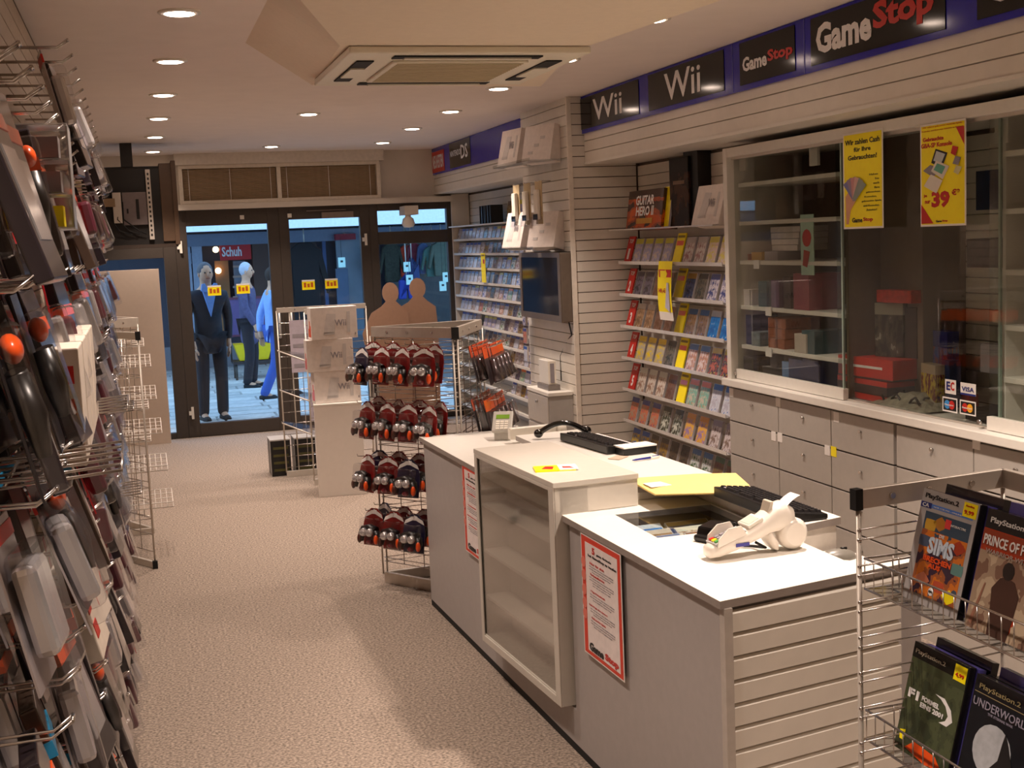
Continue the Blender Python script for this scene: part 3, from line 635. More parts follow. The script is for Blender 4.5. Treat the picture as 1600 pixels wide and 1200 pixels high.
for j, row in enumerate(ROWS):
    n = len(row); z = rz_[j]+.002; cnt = 0
    for i, k in enumerate(row):
        y = 8.26-(i+.0)*1.50/(n-1)
        wd = .115 if k == 'r' else .13 if n < 11 else .12
        where = '%s shelf, %s from left' % (('top', 'second', 'third', 'fourth', 'fifth', 'sixth', 'lowest')[j], ORD[i])
        if k == 'r':
            e = thing('rank_card', 'red rank card with the number %s on the recess rack' % 'one two three four five'.split()[j], 'card', (3.285, y, z), 'red rank cards', R(-90))
            e.rotation_euler = (R(-16), 0, R(-90))
            MB().box((-wd/2, -.004, 0), (wd/2, .004, .19)).build('card', red, e)
            text(e, 'TOP', (.005, -.004, .155), (1, 0, 0), (0, 0, 1), .07, .03, whiteink, .02); text(e, str(j+1), (0, -.004, .065), (1, 0, 0), (0, 0, 1), .035, .075, whiteink, .04)
        elif k == 'y':
            e = thing('divider_card', 'tall yellow price card on %s, recess rack' % where.split(',')[0], 'card', (3.285, y, z), 'yellow divider cards', 1e-4)
            e.rotation_euler = (R(-16), 0, R(-90))
            MB().box((-.06, -.004, 0), (.06, .004, .2)).build('card', yellow, e); MB().box((-.05, -.0055, .12), (.05, -.004, .15)).build('stripe', orange, e)
            MB().box((-.05, -.0055, .17), (.05, -.004, .185)).build('stripe', mat('olive_print', (140, 120, 10), .5), e)
        else:
            case(k, '%s game case, recess rack, %s' % (CN[k], where), (3.285, y, z), wd, .172, group='game cases on the recess rack')
# boxes on top of the rack
def show_box(label, px0, py0, px1, py1, x, d, m, lean=0, grp=None, name='game_box'):
    """upright box whose front is measured between two corners on the plane x"""
    a, b = P(px0, py0, x=x), P(px1, py1, x=x); W, H = abs(a.y-b.y), abs(a.z-b.z); c = V((x, (a.y+b.y)/2, min(a.z, b.z)))
    e = thing(name, label, 'box', c, grp, R(-90)); e.rotation_euler = (R(-lean), 0, R(-90))
    MB().box((-W/2, 0, 0), (W/2, d, H)).build('carton', m, e, .003); return e, W, H
e, W, H = show_box('orange and black game bundle box with white lettering on top of the recess rack', 976, 301, 1032, 357, 3.24, .12, cover('bundle_art', (60, 34, 26), (200, 84, 20), (70, 40, 34), 2.6), 8)
e.location.z = zt+.003
text(e, 'GUITAR', (.0, 0, H*.73), (1, 0, 0), (0, 0, 1), W*.52, H*.25, whiteink, .03); text(e, 'HERO II', (.01, 0, H*.45), (1, 0, 0), (0, 0, 1), W*.5, H*.25, whiteink, .03)
MB().box((-W*.2, -.002, H*.12), (W*.25, 0, H*.26)).build('stripe', mat('ochre_print', (190, 140, 50), .5), e)
o = case('y', 'thin yellow card wedged between the bundle box and black box', (3.27, P(1040, 350, x=3.27).y, zt+.003), .12, .26, -8, name='price_card')
tb_ = thing('tall_box', 'tall black game box standing on top of the recess rack', 'box', (3.30, P(1062, 350, x=3.3).y, zt+.003), None, R(-82))
MB().box((-.11, 0, 0), (.11, .13, .43)).build('carton', cover('tall_art', (24, 18, 16), (34, 24, 20), (70, 48, 36), 3), tb_, .004)
MB().box((.03, .02, .43), (.19, .12, .47)).box((.11, .02, .0), (.19, .12, .43)).build('side_box', black, tb_)
MB().box((-.065, -.0015, .262), (.065, 0, .284)).build('print', mat('bronze_ink', (110, 84, 60), .4), tb_)
greyw = mat('faded_print', (200, 194, 192), .5)
def wii_art(e, W, H, off=0.0, bars=True):
    """front print of the white console carton: faded console, grey word; red bars on the side"""
    I = Matrix(((1, 0, 0, 0), (0, 0, -1, -.0015), (0, 1, 0, 0), (0, 0, 0, 1)))
    I2 = Matrix(((1, 0, 0, 0), (0, 0, 1, -.0015), (0, 1, 0, 0), (0, 0, 0, 1)))
    MB().prism([(-W*.3, H*.2), (-W*.02, H*.26), (W*.05, H*.8), (-W*.18, H*.82)], 0, .001, 0, I2).build('print', mat('console_print', (204, 198, 196), .5), e)
    MB().prism([(-W*.3, H*.18), (-W*.02, H*.18), (-W*.02, H*.25), (-W*.3, H*.25)], 0, .001, 0, I2).build('print', mat('console_print_b', (192, 186, 184), .5), e)
    MB().prism([(W*.28, H*.2), (W*.36, H*.2), (W*.37, H*.8), (W*.29, H*.8)], 0, .001, 0, I2).build('print', greyw, e)
    text(e, 'Wii', (W*.12, -.002, H*.55), (1, 0, 0), (0, 0, 1), W*.24, H*.2, greyink, .012)
e, W, H = show_box('white console box leaning on the rack top beside the tall black box', 1078, 293, 1122, 354, 3.235, .10, mat('white_carton', (226, 216, 210), .45), 14)
e.location.z = zt+.003; wii_art(e, W, H)
# yellow banner hanging from the first shelf
bn = P(1040, 408, x=3.235); bb = P(1042, 500, x=3.235); W = .30; H = bn.z-bb.z
e = thing('shelf_banner', 'narrow yellow price banner hanging across the shelves of the recess rack', 'banner', (3.235, bn.y, bn.z), None, R(-90))
m = MB(); ns = 14
for i in range(ns+1):
    t = i/ns; m.v += [V((-W*.36+.02*t, -.02*math.sin(2.6*t), -H*t)), V((W*.36+.02*t, -.02*math.sin(2.6*t), -H*t))]
for i in range(ns): m.f.append([2*i, 2*i+1, 2*i+3, 2*i+2]); m.m.append(0 if i < 12 else 1); m.sm.append(True)
m.build('sheet', [yellow, paper], e)
def yo(t): return -.02*math.sin(2.6*t)-.002
MB().box((-.085, yo(.2)-.001, -H*.29), (.105, yo(.2), -H*.14)).build('print', red, e)
MB().prism([(-.06, -H*.27), (.02, -H*.27), (.02, -H*.3), (.05, -H*.21), (.02, -H*.13), (.02, -H*.16), (-.06, -H*.16)], 0, .001, 0, Matrix(((1, 0, 0, 0), (0, 0, 1, yo(.2)-.0025), (0, 1, 0, 0), (0, 0, 0, 1)))).build('arrow', yellow, e)
text(e, '149,-€', (-.02, yo(.5)-.001, -H*.5), (1, 0, 0), (0, 0, 1), .11, .035, red, .02)
MB().prism([(.03, -H*.78), (.1, -H*.85), (.085, -H*.36), (.06, -H*.36)], 0, .004, 0, Matrix(((1, 0, 0, 0), (0, 0, 1, yo(.5)-.004), (0, 1, 0, 0), (0, 0, 0, 1)))).build('print', mat('console_grey_print', (190, 188, 210), .4), e)
# ================================================================== THE FAR WALL RACK
fr = thing('wall_rack', 'long white wall rack of many narrow shelves at the far right', 'rack', (3.3, 11.7, 0))
YR0, YR1 = 10.35, 12.92
fz = [1.995-.1425*i for i in range(14)]
MB().box((3.16, YR0, fz[0]-.012), (3.39, YR1, fz[0])).build('shelf', white, fr)
for z in fz[1:]:
    s = MB().box((3.22, YR0, z-.005), (3.39, YR1, z)).box((3.205, YR0, z-.012), (3.22, YR1, z+.01)).build('shelf', white, fr)
MB().box((3.2, YR0-.12, .3), (3.39, YR0-.115, 1.30)).build('side_panel', acryl, fr)
MB().box((3.20, YR1+.0, .1), (3.39, YR1+.03, 2.33)).build('side_panel', wallp, fr)
FK = 'ghabjmqvsbidqefo2p1xdghv'
rnd = random.Random(11)
def seen(p):
    d = V(p)-EYE; w_ = d.dot(fw); return 800+F*d.dot(rt)/w_, 600-F*d.dot(up)/w_
for j, z in enumerate(fz[1:]):
    for i in range(17):
        y = YR1-.09-i*.147
        px, py = seen((3.2, y, z))
        if (py > 510 and px < 748) or (py > 560 and px < 790) or (py > 640) or (px > 812 and py < 500 and py > 380): continue
        k = rnd.choice('qqgvba' if i < 5 else FK)
        if i < 4 and j < 8 and rnd.random() < .5: k = 'q'
        case(k, '%s case, far rack, shelf %s from top, %s from the window' % (CN[k], ('one two three four five six seven eight nine ten eleven twelve thirteen').split()[j], ORD[i]), (3.245, y, z+.002), .125, .112, -14, group='small game cases on the far wall rack')
for k in range(6):
    carton('black case upright on the top shelf of the far rack, %s from the window' % ORD[k], 'game case', 'black_case', 3.27, P(760, 340, x=3.27).y-.07*k, fz[0]+.001, .13, .03, .17+.02*((k*3) % 3), black, rz=.2*((k % 3)-1), group='black cases on the far rack')
for k in range(5):
    case('xlaxl'[k], '%s case on the top shelf of the far rack, %s of five' % (CN['xlaxl'[k]], ORD[k]), (3.27, P(795, 340, x=3.27).y-.17*k, fz[0]+.001), .13, .19, -8, group='pale cases on the far rack')
e = thing('shelf_banner', 'narrow yellow banner hanging on the shelf fronts of the far rack', 'banner', (3.19, 11.72, 1.72), None, R(-90))
MB().box((-.075, -.001, -.28), (.075, .001, 0)).build('sheet', yellow, e); MB().box((.0, -.003, -.1), (.05, -.001, -.06)).build('print', red, e); MB().box((-.05, -.003, -.03), (.05, -.001, -.015)).build('print', mat('olive_print', (140, 120, 10), .5), e)
# posters of the shelf side near the drawer unit
for k, (z, m_) in enumerate(((.95, 'q'), (.72, 'g'))):
    case(m_, 'blue poster card clipped to the near end of the far rack, %s' % ('upper', 'lower')[k], (3.195, 10.28, z), .12, .2, 0, group='poster cards at the rack end', name='poster_card')
# ================================================================== ON THE PIER'S SIDE
tv = thing('wall_television', 'grey flat television on the side of the slatted pier', 'television', (2.9, 8.9, 1.5))
tvm = mat('tv_grey', (112, 100, 90), .4, metal=.2)
MB().box((2.85, 8.42, 1.245), (2.931, 9.39, 1.735)).build('casing', tvm, tv, .008)
MB().box((2.846, 8.47, 1.29), (2.852, 9.33, 1.70)).build('screen', mat('dark_screen', (20, 28, 44), .08, coat=.5), tv)
m = MB()
m.box((2.842, 8.42, 1.70), (2.85, 9.39, 1.735)).box((2.842, 8.42, 1.245), (2.85, 9.39, 1.29)).box((2.842, 8.42, 1.29), (2.85, 8.47, 1.70)).box((2.842, 9.34, 1.29), (2.85, 9.39, 1.70)); m.build('bezel', tvm, tv)
MB().tube([(2.9, 8.44, 1.26), (2.93, 8.47, 1.15), (2.94, 8.6, 1.1), (2.935, 8.75, .98), (2.93, 8.74, .8)], .005, 6).build('cable', black, tv)
sh = thing('wall_shelf', 'clear ledge under the white boxes above the television', 'shelf', (2.8, 8.85, 1.775))
MB().box((2.66, 8.43, 1.765), (2.933, 9.3, 1.773)).box((2.655, 8.43, 1.765), (2.66, 9.3, 1.785)).build('ledge', acryl, sh)
sh2 = thing('wall_shelf', 'clear ledge under the white boxes close to the ceiling', 'shelf', (2.8, 8.85, 2.4))
MB().box((2.66, 8.43, 2.375), (2.933, 9.35, 2.383)).box((2.655, 8.43, 2.375), (2.66, 9.35, 2.395)).build('ledge', acryl, sh2)
wc = mat('white_carton', (226, 216, 210), .45)
def lean_box(label, x, y, z, W, H, D, lean, rz, art=True, grp=None):
    e = thing('console_box', label, 'box', (x, y, z), grp, R(rz)); e.rotation_euler = (R(-lean), 0, R(rz))
    MB().box((-W/2, 0, 0), (W/2, D, H)).build('carton', wc, e, .002)
    if art: wii_art(e, W, H)
    else:
        for k in range(3): MB().box((-W*.3+k*.06, -.002, H*(.2+.2*k)), (-W*.3+.05+k*.06, 0, H*(.28+.2*k))).build('print', greyw, e)
    return e
lean_box('white console box on the lower ledge beside the pier, left one', 2.70, 9.12, 1.776, .33, .27, .09, 14, -82)
lean_box('white game box on the lower ledge beside the pier, right one', 2.78, 8.66, 1.776, .30, .26, .10, 14, -68, False)
lean_box('white console box on the upper ledge beside the pier, left one', 2.70, 9.14, 2.386, .34, .27, .09, 12, -82)
lean_box('white game box on the upper ledge beside the pier, right one', 2.78, 8.68, 2.386, .32, .26, .10, 12, -68, False)
for k in range(3):
    y = 9.12-.27*k; x = 2.76
    e = thing('blister_remote', 'white remote in a long blister hanging over the television, %s of three' % ('leftmost', 'middle', 'rightmost')[k], 'package', (x, y, 2.24), 'remotes hanging over the television', R(-80))
    MB().box((-.05, 0, -.30), (.05, .004, .0)).build('card', mat('beige_card', (196, 176, 140), .5), e); MB().box((-.03, -.03, -.27), (.03, -.002, -.06)).build('remote', offw, e, .008)
    MB().box((-.05, -.04, -.31), (.05, -.0, -.25)).build('blister', bubble, e); MB().tube([(0, .1, .0), (0, -.02, 0)], .004, 6).build('hook', chrome, e); MB().box((-.03, -.034, -.27), (.03, -.03, -.23)).build('foot', black, e)
du = thing('drawer_unit', 'low grey drawer unit against the pier under the television', 'cabinet', (2.85, 8.75, 0))
MB().box((2.755, 8.5, .0), (2.932, 9.0, .72)).build('body', grey, du, .002)
MB().box((2.745, 8.49, .72), (2.932, 9.01, .745)).build('top', white, du, .002)
for z0, z1 in ((.51, .71), (.27, .49), (.05, .25)):
    d = MB().box((2.745, 8.51, z0), (2.755, 8.99, z1)).build('drawer', greyd, du, .001); MB().tube([(2.745, 8.75, z1-.05), (2.73, 8.75, z1-.05)], .01, 8).build('knob', chrome, d)
gc = thing('game_console', 'white game console upright on a grey base atop the drawer unit', 'console', (2.84, 8.72, .745))
MB().box((2.80, 8.64, .785), (2.86, 8.86, .96)).build('body', offw, gc, .005); MB().prism([(2.79, 8.62), (2.88, 8.62), (2.88, 8.88), (2.79, 8.88)], .745, .785).build('stand', mat('stand_grey', (120, 112, 108), .4), gc)
MB().box((2.815, 8.636, .80), (2.845, 8.64, .94)).build('slot', greyink, gc)
# small packs hanging between rack and pier
for k in range(3):
    p = P(848, 500+k*28, x=3.05)
    case('gsq'[k], 'small %s pack hanging between the television and the drawer unit, %s' % (CN['gsq'[k]], ('top', 'middle', 'bottom')[k]), (2.88, 9.42, 1.17-.14*k), .09, .12, 0, group='packs beside the pier', name='small_pack')
# ================================================================== THE COUNTER
c0, c1 = V((1.322, 6.216)), V((1.426, 2.998))
ZT = .87
def cxl(y): return c1.x+(c0.x-c1.x)*(y-c1.y)/(c0.y-c1.y)
ct = thing('shop_counter', 'long pale grey shop counter with white top and slatted near end', 'counter', (1.7, 4.4, 0))
topm = mat('counter_top_white', (232, 228, 220), .32, var=.015); edgem = mat('counter_edge_grey', (150, 140, 134), .4)
ctg = mat('counter_panel_grey', (170, 164, 162), .42, var=.03)
XRB = 1.925
ne = (2.128, 3.125)
foot = [(c1.x+.012, c1.y+.012), (2.06, 3.118), (2.06, 3.148), (XRB-.005, 3.2), (1.90, 6.205), (c0.x+.012, c0.y-.01)]
fcase = [(cxl(5.04)+.012, 5.04), (1.47, 5.06), (1.525, 4.155), (cxl(4.15)+.012, 4.15)]
MB().prism(foot, .0, .03).build('plinth', blackr, ct)
MB().prism(foot, .03, .16).prism(foot+fcase, .16, ZT-.17).prism([foot[0], foot[1], foot[2], foot[3], (XRB-.002, 3.70), (cxl(3.70)+.012, 3.70)], ZT-.17, ZT-.022).prism([(cxl(4.1)+.012, 4.10), (1.917, 4.10), foot[4], foot[5]]+fcase, ZT-.17, ZT-.022).prism([(cxl(3.7)+.012, 3.70), (1.545, 3.70), (1.545, 4.10), (cxl(4.1)+.012, 4.10)], ZT-.17, ZT-.022).prism([(1.919, 3.70), (XRB-.002, 3.70), (1.921, 4.10), (1.919, 4.10)], ZT-.17, ZT-.022).build('body', ctg, ct)
# recess at the right of the near end panel
MB().box((2.066, 3.128, 0), (2.13, 3.16, ZT-.022)).build('end_post', ctg, ct)
# slats of the near end
ed = V((2.06-1.455, 3.118-3.008, 0)).normalized(); en = V((ed.y, -ed.x, 0))
sl = .0655
a0 = V((1.452, 3.004, 0)); LN = .60
M = Matrix(((ed.x, -en.x, 0, 0), (ed.y, -en.y, 0, 0), (0, 0, 1, 0), (0, 0, 0, 1)))
s_ = MB().add([M @ V(q) for q in ((0, -.012, .004), (LN, -.012, .004), (LN, -.012, sl-.011), (0, -.012, sl-.011), (0, .0, -.002), (LN, .0, -.002), (LN, .0, sl-.003), (0, 0, sl-.003))],
              [(0, 1, 2, 3), (4, 0, 3, 7), (1, 5, 6, 2), (3, 2, 6, 7), (4, 5, 1, 0)]).mesh('slat', slatm)
for i in range(13): part('slat', s_, ct, (a0.x, a0.y, ZT-.03-(i+1)*sl))
MB().bar((c1.x+.018, c1.y+.003, .03), (c1.x+.018, c1.y+.003, ZT-.022), .03, .024).build('corner_strip', mat('edge_trim2', (186, 178, 170), .4), ct)
# top: four pieces round the glass inset
gx0, gx1, gy0, gy1 = 1.55, 1.917, 3.71, 4.09
tm = MB()
L0 = [(c1.x-.006, c1.y-.012), (ne[0]+.015, ne[1]+.0), (ne[0]+.025, ne[1]+.05), (1.99, 3.155), (XRB+.004, 3.215), (XRB+.003, gy0), (cxl(gy0)-.006, gy0)]
tm.prism(L0, ZT-.0, ZT+.0+.001, 0); tm.prism(L0, ZT-.022, ZT, 1)
for poly in ([(cxl(gy0)-.006, gy0), (gx0, gy0), (gx0, gy1), (cxl(gy1)-.006, gy1)], [(gx1, gy0), (XRB+.003, gy0), (XRB+.002, gy1), (gx1, gy1)], [(cxl(gy1)-.006, gy1), (XRB+.002, gy1), (1.91, 6.212), (c0.x-.006, c0.y+.006)]):
    tm.prism(poly, ZT, ZT+.001, 0); tm.prism(poly, ZT-.022, ZT, 1)
tm.build('top', [topm, edgem], ct)
# the well under the glass
wl = MB().box((gx0, gy0, ZT-.16), (gx1, gy1, ZT-.155)).box((gx0-.004, gy0, ZT-.16), (gx0, gy1, ZT-.02)).box((gx1, gy0, ZT-.16), (gx1+.004, gy1, ZT-.02)).box((gx0, gy1, ZT-.16), (gx1, gy1+.004, ZT-.02)).box((gx0, gy0-.004, ZT-.16), (gx1, gy0, ZT-.02))
wl.build('display_well', mat('well_dark', (66, 60, 54), .7), ct)
MB().box((gx0, gy0, ZT-.006), (gx1, gy1, ZT+.0005)).build('glass_inset', pane, ct)
rnd = random.Random(5)
for k in range(8):
    kk = 'gxmihoke'[k]
    o = bpy.data.objects.new('magazine', case_mesh(kk, .165, .12, .01)); COL.objects.link(o)
    o.location = (1.64+.18*(k % 2), 3.725+.085*(k//2), ZT-.10); o.rotation_euler = (R(-66), 0, R(2))
    tag(o, '%s booklet standing in the well under the counter glass, %s row, %s' % (CN[kk], ORD[k//2], ('left', 'right')[k % 2]), 'booklet', 'booklets under the counter glass')
# rear desk, a little higher than the counter
rs = thing('rear_desk', 'white desk along the rear of the counter carrying keyboards and envelope', 'desk', (2.0, 4.4, 0))
ZR = .925
rp = [(1.935, 3.455), (2.092, 3.50), (1.997, 5.68), (1.66, 5.66), (1.70, 4.26), (1.930, 4.22)]
MB().prism(rp, ZR-.022, ZR, 1).prism(rp, ZR, ZR+.001, 0).build('top', [topm, edgem], rs)
MB().prism([(1.938, 3.465), (2.08, 3.51), (1.985, 5.67), (1.93, 5.65)], 0, ZR-.022).prism([(1.72, 4.28), (1.94, 4.26), (1.94, 5.64), (1.68, 5.64)], ZT+.002, ZR-.022).build('body', mat('riser_white', (222, 214, 204), .4), rs)
MB().prism([(1.936, 3.225), (2.08, 3.24), (2.08, 3.46), (1.936, 3.46)], .81, .833).build('ledge', white, rs)
# display box standing proud of the counter front
bx = thing('display_case', 'pale glazed display case with three shelves set into the counter front', 'display case', (1.48, 4.65, .165))
bo, bu = V((1.355, 4.169)), V((1.297, 5.03)); bd = (bu-bo).normalized(); bn_ = V((bd.y, -bd.x))    # bn_ points to +x
def bp(a, d): q = bo+bd*a+bn_*d; return (q.x, q.y)
BL = (bu-bo).length; BD = .325; Z0, Z1 = .17, .99
def blk(mb, a0_, a1_, d0, d1, z0, z1, mi=0): mb.prism([bp(a0_, d0), bp(a0_, d1), bp(a1_, d1), bp(a1_, d0)], z0, z1, mi)
boxm = mat('case_laminate', (204, 198, 188), .42, var=.02)
m = MB()
blk(m, 0, .035, .0, .13, Z0, Z1-.02); blk(m, BL-.02, BL, .0, .13, Z0, Z1-.02); blk(m, .035, BL-.02, 0, .13, Z0, Z0+.035)
blk(m, .035, BL-.02, .12, .13, Z0+.035, Z1-.02)
m.build('carcass', boxm, bx, .002)
m = MB(); blk(m, 0, BL, .02, BD, ZT+.003, Z1-.02); m.build('upper_box', boxm, bx)
m = MB(); blk(m, -.004, BL+.004, -.006, BD+.004, Z1-.02, Z1); m.build('top', boxm, bx, .002)
m = MB(); blk(m, .0, .045, -.006, .0, Z0, Z1-.02); blk(m, BL-.03, BL, -.006, .0, Z0, Z1-.02); blk(m, .045, BL-.03, -.006, 0, Z0, Z0+.03); blk(m, .045, BL-.03, -.006, 0, Z1-.035, Z1-.02)
m.build('front_frame', boxm, bx, .002)
for z in (.36, .555, .75):
    m = MB(); blk(m, .035, BL-.02, .012, .12, z, z+.012); m.build('shelf', white, bx)
m = MB(); blk(m, .035, BL-.02, .002, .006, Z0+.03, Z1-.025); m.build('glass_front', caseg, bx)
# leaflets on the counter front
def leaflet(label, px0, py0, px1, py1, ya_, yb_, pt, pb):
    xa, xb = cxl(ya_)-.002, cxl(yb_)-.002
    r = V((xb-xa, yb_-ya_, 0)).normalized(); c = V(((xa+xb)/2, (ya_+yb_)/2, (pt+pb)/2)); W, H = abs(ya_-yb_), pt-pb
    e = thing('leaflet', label, 'poster', c, 'tall leaflets on the counter front'); n = r.cross(V(XU))
    panel(e, 'sheet', c, r, XU, W, H, .001, paper); panel(e, 'border', c+n*.0012, r, XU, W*.96, H*.975, .0006, mat('leaflet_red', (216, 62, 40), .5))
    panel(e, 'page', c+n*.002+r*.02*W+V((0, 0, -H*.005)), r, XU, W*.80, H*.90, .0006, mat('leaflet_white', (236, 226, 224), .6))
    b = c+n*.0028
    def tl(s, u, v, fw2, fh, mm, bo=.01): text(e, s, b+r*(u-.5)*W+V((0, 0, (.5-v)*H)), r, XU, W*fw2, H*fh, mm, bo, lift=.001)
    tl('5', .34, .1, .07, .055, red, .04); tl('gute Gründe', .6, .115, .36, .022, ink, .02); tl('bei GameStop zu kaufen', .55, .155, .7, .026, ink, .02)
    for k, (h_, v) in enumerate((('Nur für dich', .21), ('Vorbestellservice', .3), ('7 Tage Umtauschrecht', .44), ('Keine Frage ohne Antwort', .56), ('Gebrauchte Spiele', .66))):
        tl(h_, .42, v, .36 if k != 3 else .46, .017, red, .01)
        for q in range(3 if k != 1 else 4): tl(('Wir nehmen deine alten Spiele in Zahlung', 'und du sparst beim Kauf eines neuen', 'bares Geld mit jedem Titel', 'den du zu uns bringst')[q], .52, v+.027+q*.02, .6 if q < 2 else .45, .010, greyink, 0)
    for v in (.23, .34, .46, .57, .66): MB().tube([b+r*(-.43)*W+V((0, 0, (.5-v)*H)), b+n*.001+r*(-.43)*W+V((0, 0, (.5-v)*H))], W*.055, 14).build('dot', mat('leaflet_dot', (226, 120, 104), .5), e)
    tl('Game', .34, .91, .36, .07, ink, .05); tl('Stop', .72, .91, .33, .07, red, .05)
leaflet('red bordered leaflet on the counter front left of the display case', 0, 0, 0, 0, 5.46, 5.12, .868-.01, .455)
leaflet('red bordered leaflet on the counter front right of the display case', 0, 0, 0, 0, 4.005, 3.66, .845, .425)
# ---- things on the counter
def keyboard(label, px, lz, W, rot):
    e = thing('keyboard', label, 'keyboard', (px[0], px[1], lz), None, R(rot)); D = .16
    MB().add([(-W/2, -D/2, 0), (W/2, -D/2, 0), (W/2, D/2, 0), (-W/2, D/2, 0), (-W/2, -D/2, .016), (W/2, -D/2, .016), (W/2, D/2, .036), (-W/2, D/2, .036)],
             [(3, 2, 1, 0), (4, 5, 6, 7), (0, 1, 5, 4), (1, 2, 6, 5), (2, 3, 7, 6), (3, 0, 4, 7)]).build('case', black, e, .004)
    k0 = MB().add([(-.0085, -.0085, 0), (.0085, -.0085, 0), (.0085, .0085, 0), (-.0085, .0085, 0), (-.006, -.006, .008), (.006, -.006, .008), (.006, .007, .008), (-.006, .007, .008)],
                  [(4, 5, 6, 7), (0, 1, 5, 4), (1, 2, 6, 5), (2, 3, 7, 6), (3, 0, 4, 7)]).mesh('key', mat('key_black', (34, 32, 34), .4))
    for j in range(6):
        for i in range(int((W-.03)/.0195)):
            if j == 5 and i % 5 == 1: continue
            y = -D/2+.022+j*.0225
            o = bpy.data.objects.new('key', k0); COL.objects.link(o); o.parent = e; o.location = (-W/2+.024+i*.0195, y, .016+.02*(y+D/2)/D); o.rotation_euler = (R(7), 0, 0)
    MB().box((W/2-.12, D/2-.03, .034), (W/2-.03, D/2-.02, .037)).build('indicator_strip', greyink, e)
keyboard('black keyboard tilted on the raised shelf, nearer the card terminal', (1.955, 3.725), ZR+.003, .48, 91)
keyboard('black keyboard on the raised shelf behind the display case', (1.90, 5.18), ZR+.003, .46, 97)
# black folder at the end of the far keyboard
e = thing('folder', 'black folder with a white top lying at the near end of the far keyboard', 'folder', (1.97, 4.93, ZR+.001), None, R(8))
MB().box((-.08, -.045, .002), (.08, .045, .03)).build('body', black, e, .003); MB().box((-.08, -.045, .03), (.08, .045, .036)).build('sheet', paper, e)
e = thing('paper_sheet', 'white paper sheet lying behind the far keyboard', 'paper', (2.005, 5.28, ZR+.001), None, R(6)); MB().box((-.022, -.2, .002), (.022, .2, .006)).build('sheet', paper, e)
# yellow envelope
env = mat('envelope_yellow', (236, 206, 128), .6, var=.03)
e = thing('envelope', 'large yellow padded envelope lying across the counter', 'envelope', (1.90, 4.16, ZR+.001), None, R(0.001))
poly = [V((-.20, -.08)), V((.03, -.21)), V((.144, -.13)), V((.20, .09)), V((.06, .14)), V((-.19, .22))]
m = MB(); n = len(poly); zc = [-.004, .004, .004, .006, .008, .0]
m.add([(p.x, p.y, .002+zc[i]) for i, p in enumerate(poly)]+[(p.x, p.y, .010+zc[i]) for i, p in enumerate(poly)]+[(0, 0, .022)], [tuple(range(n))[::-1]]+[(i, (i+1) % n, n+(i+1) % n, n+i) for i in range(n)]+[(n+i, n+(i+1) % n, 2*n) for i in range(n)])
m.build('sleeve', env, e, .003); MB().box((-.18, .0, .012), (-.10, .08, .0145)).build('label', paper, e)
# pen, card, leaflet
e = thing('ballpoint_pen', 'blue and white ballpoint pen lying on the counter by the wall side', 'pen', tuple(P(1010, 719, z=ZR+.001)), None, R(12))
MB().tube([(-.07, 0, .008), (-.058, 0, .008), (.02, 0, .008)], [.001, .004, .005], 8).build('barrel', mat('pen_blue', (40, 44, 130), .3), e); MB().tube([(.02, 0, .008), (.065, 0, .008)], .0045, 8).build('cap', offw, e); MB().box((.03, -.001, .012), (.062, .001, .015)).build('clip', mat('pen_blue', (40, 44, 130), .3), e)
e = thing('card', 'small pale card lying on the counter beside the black folder', 'card', tuple(P(966, 716, z=ZR+.001)), None, R(40))
MB().box((-.04, -.027, .002), (.04, .027, .004)).build('sheet', mat('pale_card', (206, 180, 160), .4), e)
e = thing('flyer', 'folded yellow and white flyer on top of the display case', 'flyer', tuple(P(866, 733, z=Z1)), None, R(-12))
MB().box((-.075, -.05, .003), (.015, .05, .006)).box((-.075, -.052, .0), (.075, .05, .003)).build('sheet', yellow, e); MB().box((.015, -.05, .003), (.085, .05, .007)).build('page', paper, e)
MB().prism([(-.05, -.02), (-.01, -.035), (.0, .02), (-.03, .03)], .006, .0068).build('print', red, e); MB().prism([(.03, -.02), (.07, -.03), (.06, .0), (.03, .01)], .007, .0075).build('print', red, e)
# customer card reader (far)
e = thing('card_reader', 'silver card reader with a green display leaning on the counter by the display case', 'card reader', (1.665, 5.90, ZT+.001), None, R(-24)); e.scale = (.66, .66, .62)
tmx = Matrix.Rotation(R(-38), 4, 'X')
MB().prism([(-.06, -.03), (.06, -.03), (.06, .06), (-.06, .06)], 0, .10).build('foot', mat('reader_grey', (176, 172, 164), .35), e, .006)
T2 = Matrix.Translation((0, .035, .135)) @ Matrix.Rotation(R(42), 4, 'X')
MB().box((-.075, -.10, -.015), (.075, .10, .02), 0, T2).build('body', mat('reader_grey', (176, 172, 164), .35), e, .008)
MB().box((-.05, .02, .02), (.05, .06, .023), 0, T2).build('display', mat('lcd_green', (110, 150, 40), .3), e)
for j in range(4):
    for i in range(3): MB().box((-.045+i*.032, -.085+j*.022, .02), (-.02+i*.032, -.07+j*.022, .026), 0, T2).build('key', offw, e)
e = thing('roll_holder', 'long white roll holder bar at the far end of the raised shelf', 'holder', (1.80, 5.78, ZT+.001), None, R(4))
MB().box((-.14, -.02, .02), (.10, .02, .075)).build('bar', offw, e, .005); MB().tube([(.10, 0, .045), (.15, 0, .045)], [.036, .032], 16).build('knob', offw, e, .006)
e = thing('handset', 'black curved telephone handset lying before the far keyboard', 'telephone', (1.83, 5.47, ZR+.020), None, R(-14)); e.scale = (.85, .85, .8)
pts = [(-.13+.26*t/12, 0, .01+.055*math.sin(PI*t/12)) for t in range(13)]
MB().tube(pts, [.022]+[.016]*11+[.024], 10).ball((-.13, 0, .01), .026).ball((.13, 0, .012), .028).build('handset', mat('gloss_black', (14, 13, 14), .12, coat=.6), e)
